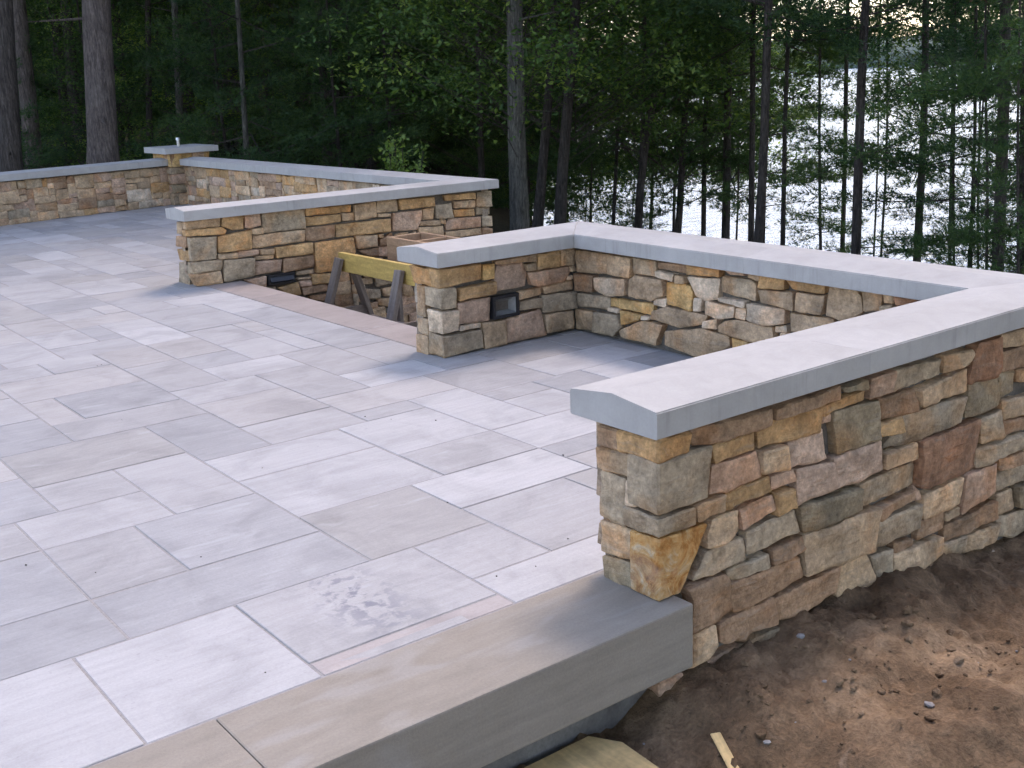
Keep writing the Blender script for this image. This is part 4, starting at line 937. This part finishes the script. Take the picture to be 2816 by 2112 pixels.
tree(2060, 2052, 18, 9, 'd_low', 'thin stemmed leafy tree behind the bushy right pine', GL, bot_y=570, low_y=230)
tree(2110, 2100, 15, 8, 'p_sap2', 'young pine with pale boughs left of the right edge trunk', GL, bot_y=580, low_y=500)
tree(2175, 2158, 14, 26, 'p_low', 'thick dark pine trunk near the right edge of the picture', GL, bot_y=580, low_y=200)
tree(2222, 2208, 13, 22, 'p_midl', 'trunk cut by the right edge of the picture', GL, bot_y=590, low_y=150)
rl_ = random.Random(44)
for dx, d in ((930, 30), (985, 27), (1020, 33), (1065, 29), (1095, 36), (1140, 31)):
    tree(dx, dx, d, 8, rl_.choice(['p_dense', 'd_dense']), 'bushy dark tree closing the forest edge left of the big centre trunk', 'bushy trees at the forest edge', low_y=rl_.uniform(400, 440), h=10)
for dx in list(range(1150, 1640, 62)):
    tree(dx+rl_.uniform(0, 20), dx+rl_.uniform(-15, 15), rl_.uniform(19, 30), rl_.uniform(5, 10), rl_.choice(['p_dense', 'd_dense', 'd_dense']), 'slim tree in the dense dark grove above the centre of the lake bank', 'dense grove on the lake bank', bot_y=500, low_y=rl_.uniform(300, 400), h=11)
for dx in list([1650, 2120]):
    tree(dx+rl_.uniform(0, 20), dx+rl_.uniform(-15, 15), rl_.uniform(15.5, 22), rl_.uniform(4, 8), rl_.choice(['p_dense', 'd_dense', 'p_dense']), 'slim tree hanging its boughs above the bright water', 'trees hanging over the bright water', bot_y=540, low_y=rl_.uniform(40, 150), h=11)
for dx in (2060, 2130, 2200):
    tree(dx+6, dx, rl_.uniform(12.5, 16), rl_.uniform(5, 8), 'p_sap2', 'young pine spreading soft boughs at the right end of the bank', 'young pines at the right end of the bank', bot_y=580, low_y=rl_.uniform(430, 590), h=7, sc_=.5)
# understory and further trees of the forest, told apart by nothing in the picture
rt_ = random.Random(31)
def fill_tree(az, d, crown, sc_, lab, group, wd=.12, h=13):
    x, y = d*math.sin(R(az)), d*math.cos(R(az)); gz = ground_z(x, y)
    if gz < LAKE_Z+.15: return
    e = empty('pine_tree' if crown.startswith('p') else 'broadleaf_tree', (x, y, gz-.05), lab, 'tree', group)
    key = round(wd, 2)
    if key not in TRK:
        V, T = tube([Vector((noise.noise(Vector((z*.3, key*50, 0)))*.25, noise.noise(Vector((z*.3, 0, key*70)))*.25, z)) for z in np.linspace(0, h, 9)], [wd*(1-.7*t) for t in np.linspace(0, 1, 9)], 8, .1); TRK[key] = np_mesh('trunk', V, T, M_BARK, True)
    t = bpy.data.objects.new('trunk', TRK[key]); link(t, e); t.rotation_euler = (0, 0, rt_.uniform(0, 6.28))
    if crown.endswith('sap') or crown.endswith('sap2'): t.scale = (.3, .3, .36 if 'sap2' not in crown else .5)
    c = bpy.data.objects.new('crown', CR[crown]); link(c, e); c.rotation_euler = (0, 0, rt_.uniform(0, 6.28)); c.scale = (sc_,)*3
    return e
TRK = {}
for k in range(60):
    az = rt_.uniform(8, 37); d = rt_.uniform(25, 48)
    fill_tree(az, d, rt_.choice(['p_mid', 'p_low', 'd_mid', 'p_high', 'p_mid', 'p_high']), rt_.uniform(.9, 1.3), 'shadowed tree in the depth of the dark forest', 'trees in the depth of the forest', rt_.choice([.10, .13, .17]))
for k in range(22):
    az = rt_.uniform(9, 40); d = rt_.uniform(18.5, 30)
    fill_tree(az, d, rt_.choice(['p_sap', 'd_sap', 'p_sap2', 'd_sap2', 'p_sap']), rt_.uniform(.7, 1.15), 'young understory tree in the dark forest', 'understory of the forest', .1)
for k in range(4):
    az = rt_.uniform(37, 44); d = rt_.uniform(18, min(30, shore(az)*.95))
    fill_tree(az, d, rt_.choice(['p_sap', 'd_sap', 'p_sap2', 'd_sap2']), rt_.uniform(.5, .85), 'young understory tree on the shaded lake bank', 'understory of the lake bank', .06)
for k in range(3):
    az = rt_.uniform(57, 66); d = rt_.uniform(13, 20)
    fill_tree(az, d, rt_.choice(['p_sap', 'p_sap2']), rt_.uniform(.45, .75), 'small young pine on the bank at the right', 'small pines at the right of the bank', .06)
for k in range(11):  # unseen pines, added to block sky light from the near wall's front face
    az = 98+k*10.5+rt_.uniform(-3, 3); d = rt_.uniform(7.5, 12)
    fill_tree(az, d, 'p_high', 1.0, 'unseen tall pine added behind the viewer to shade the near wall', 'unseen pines added behind the viewer for shade', .17)
# bright bush peeping over the far coping
bx = az_el(870, 345); k = 12.3/math.hypot(bx.x, bx.y); bp = Vector((bx.x*k, bx.y*k, 0)); bp.z = ground_z(bp.x, bp.y)
e = empty('leafy_bush', bp, 'bright yellow green bush peeping over the far coping', 'bush'); g = Geo(); rsb = np.random.RandomState(77)
for i in range(14):
    a = rsb.uniform(0, 6.28); top = (rsb.normal(0, .15), rsb.normal(0, .15), rsb.uniform(.85, 1.22)-bp.z-.42); g.add(*limb((0, 0, 0), top, .008, .003, seg=4, n=4), m=0)
    P = np.array(top)[None]*rsb.uniform(.55, 1.05, (80, 1))+rsb.normal(0, .05, (80, 3)); g.add(*leaves(P, .034, rsb, 1.0), m=1)
link(bpy.data.objects.new('foliage', g.mesh('foliage', [M_BARK, M_LEAFY])), e)
# distant wood that reads as one mass
g = Geo(); rsf = np.random.RandomState(12); n = 60000
az = np.radians(rsf.uniform(2, 37.5, n)); d = rsf.uniform(52, 95, n); z = rsf.uniform(-1, 9, n)
P = np.stack([d*np.sin(az), d*np.cos(az), z], 1); P[:, 2] += 3*np.clip((d-45)/60, 0, 1); g.add(*leaves(P, .42, rsf, 1.0), m=0)
tag(link(bpy.data.objects.new('far_wood', g.mesh('far_wood', [M_NEEDLE]))), 'far dark wood closing the view behind the trunks', kind='stuff')
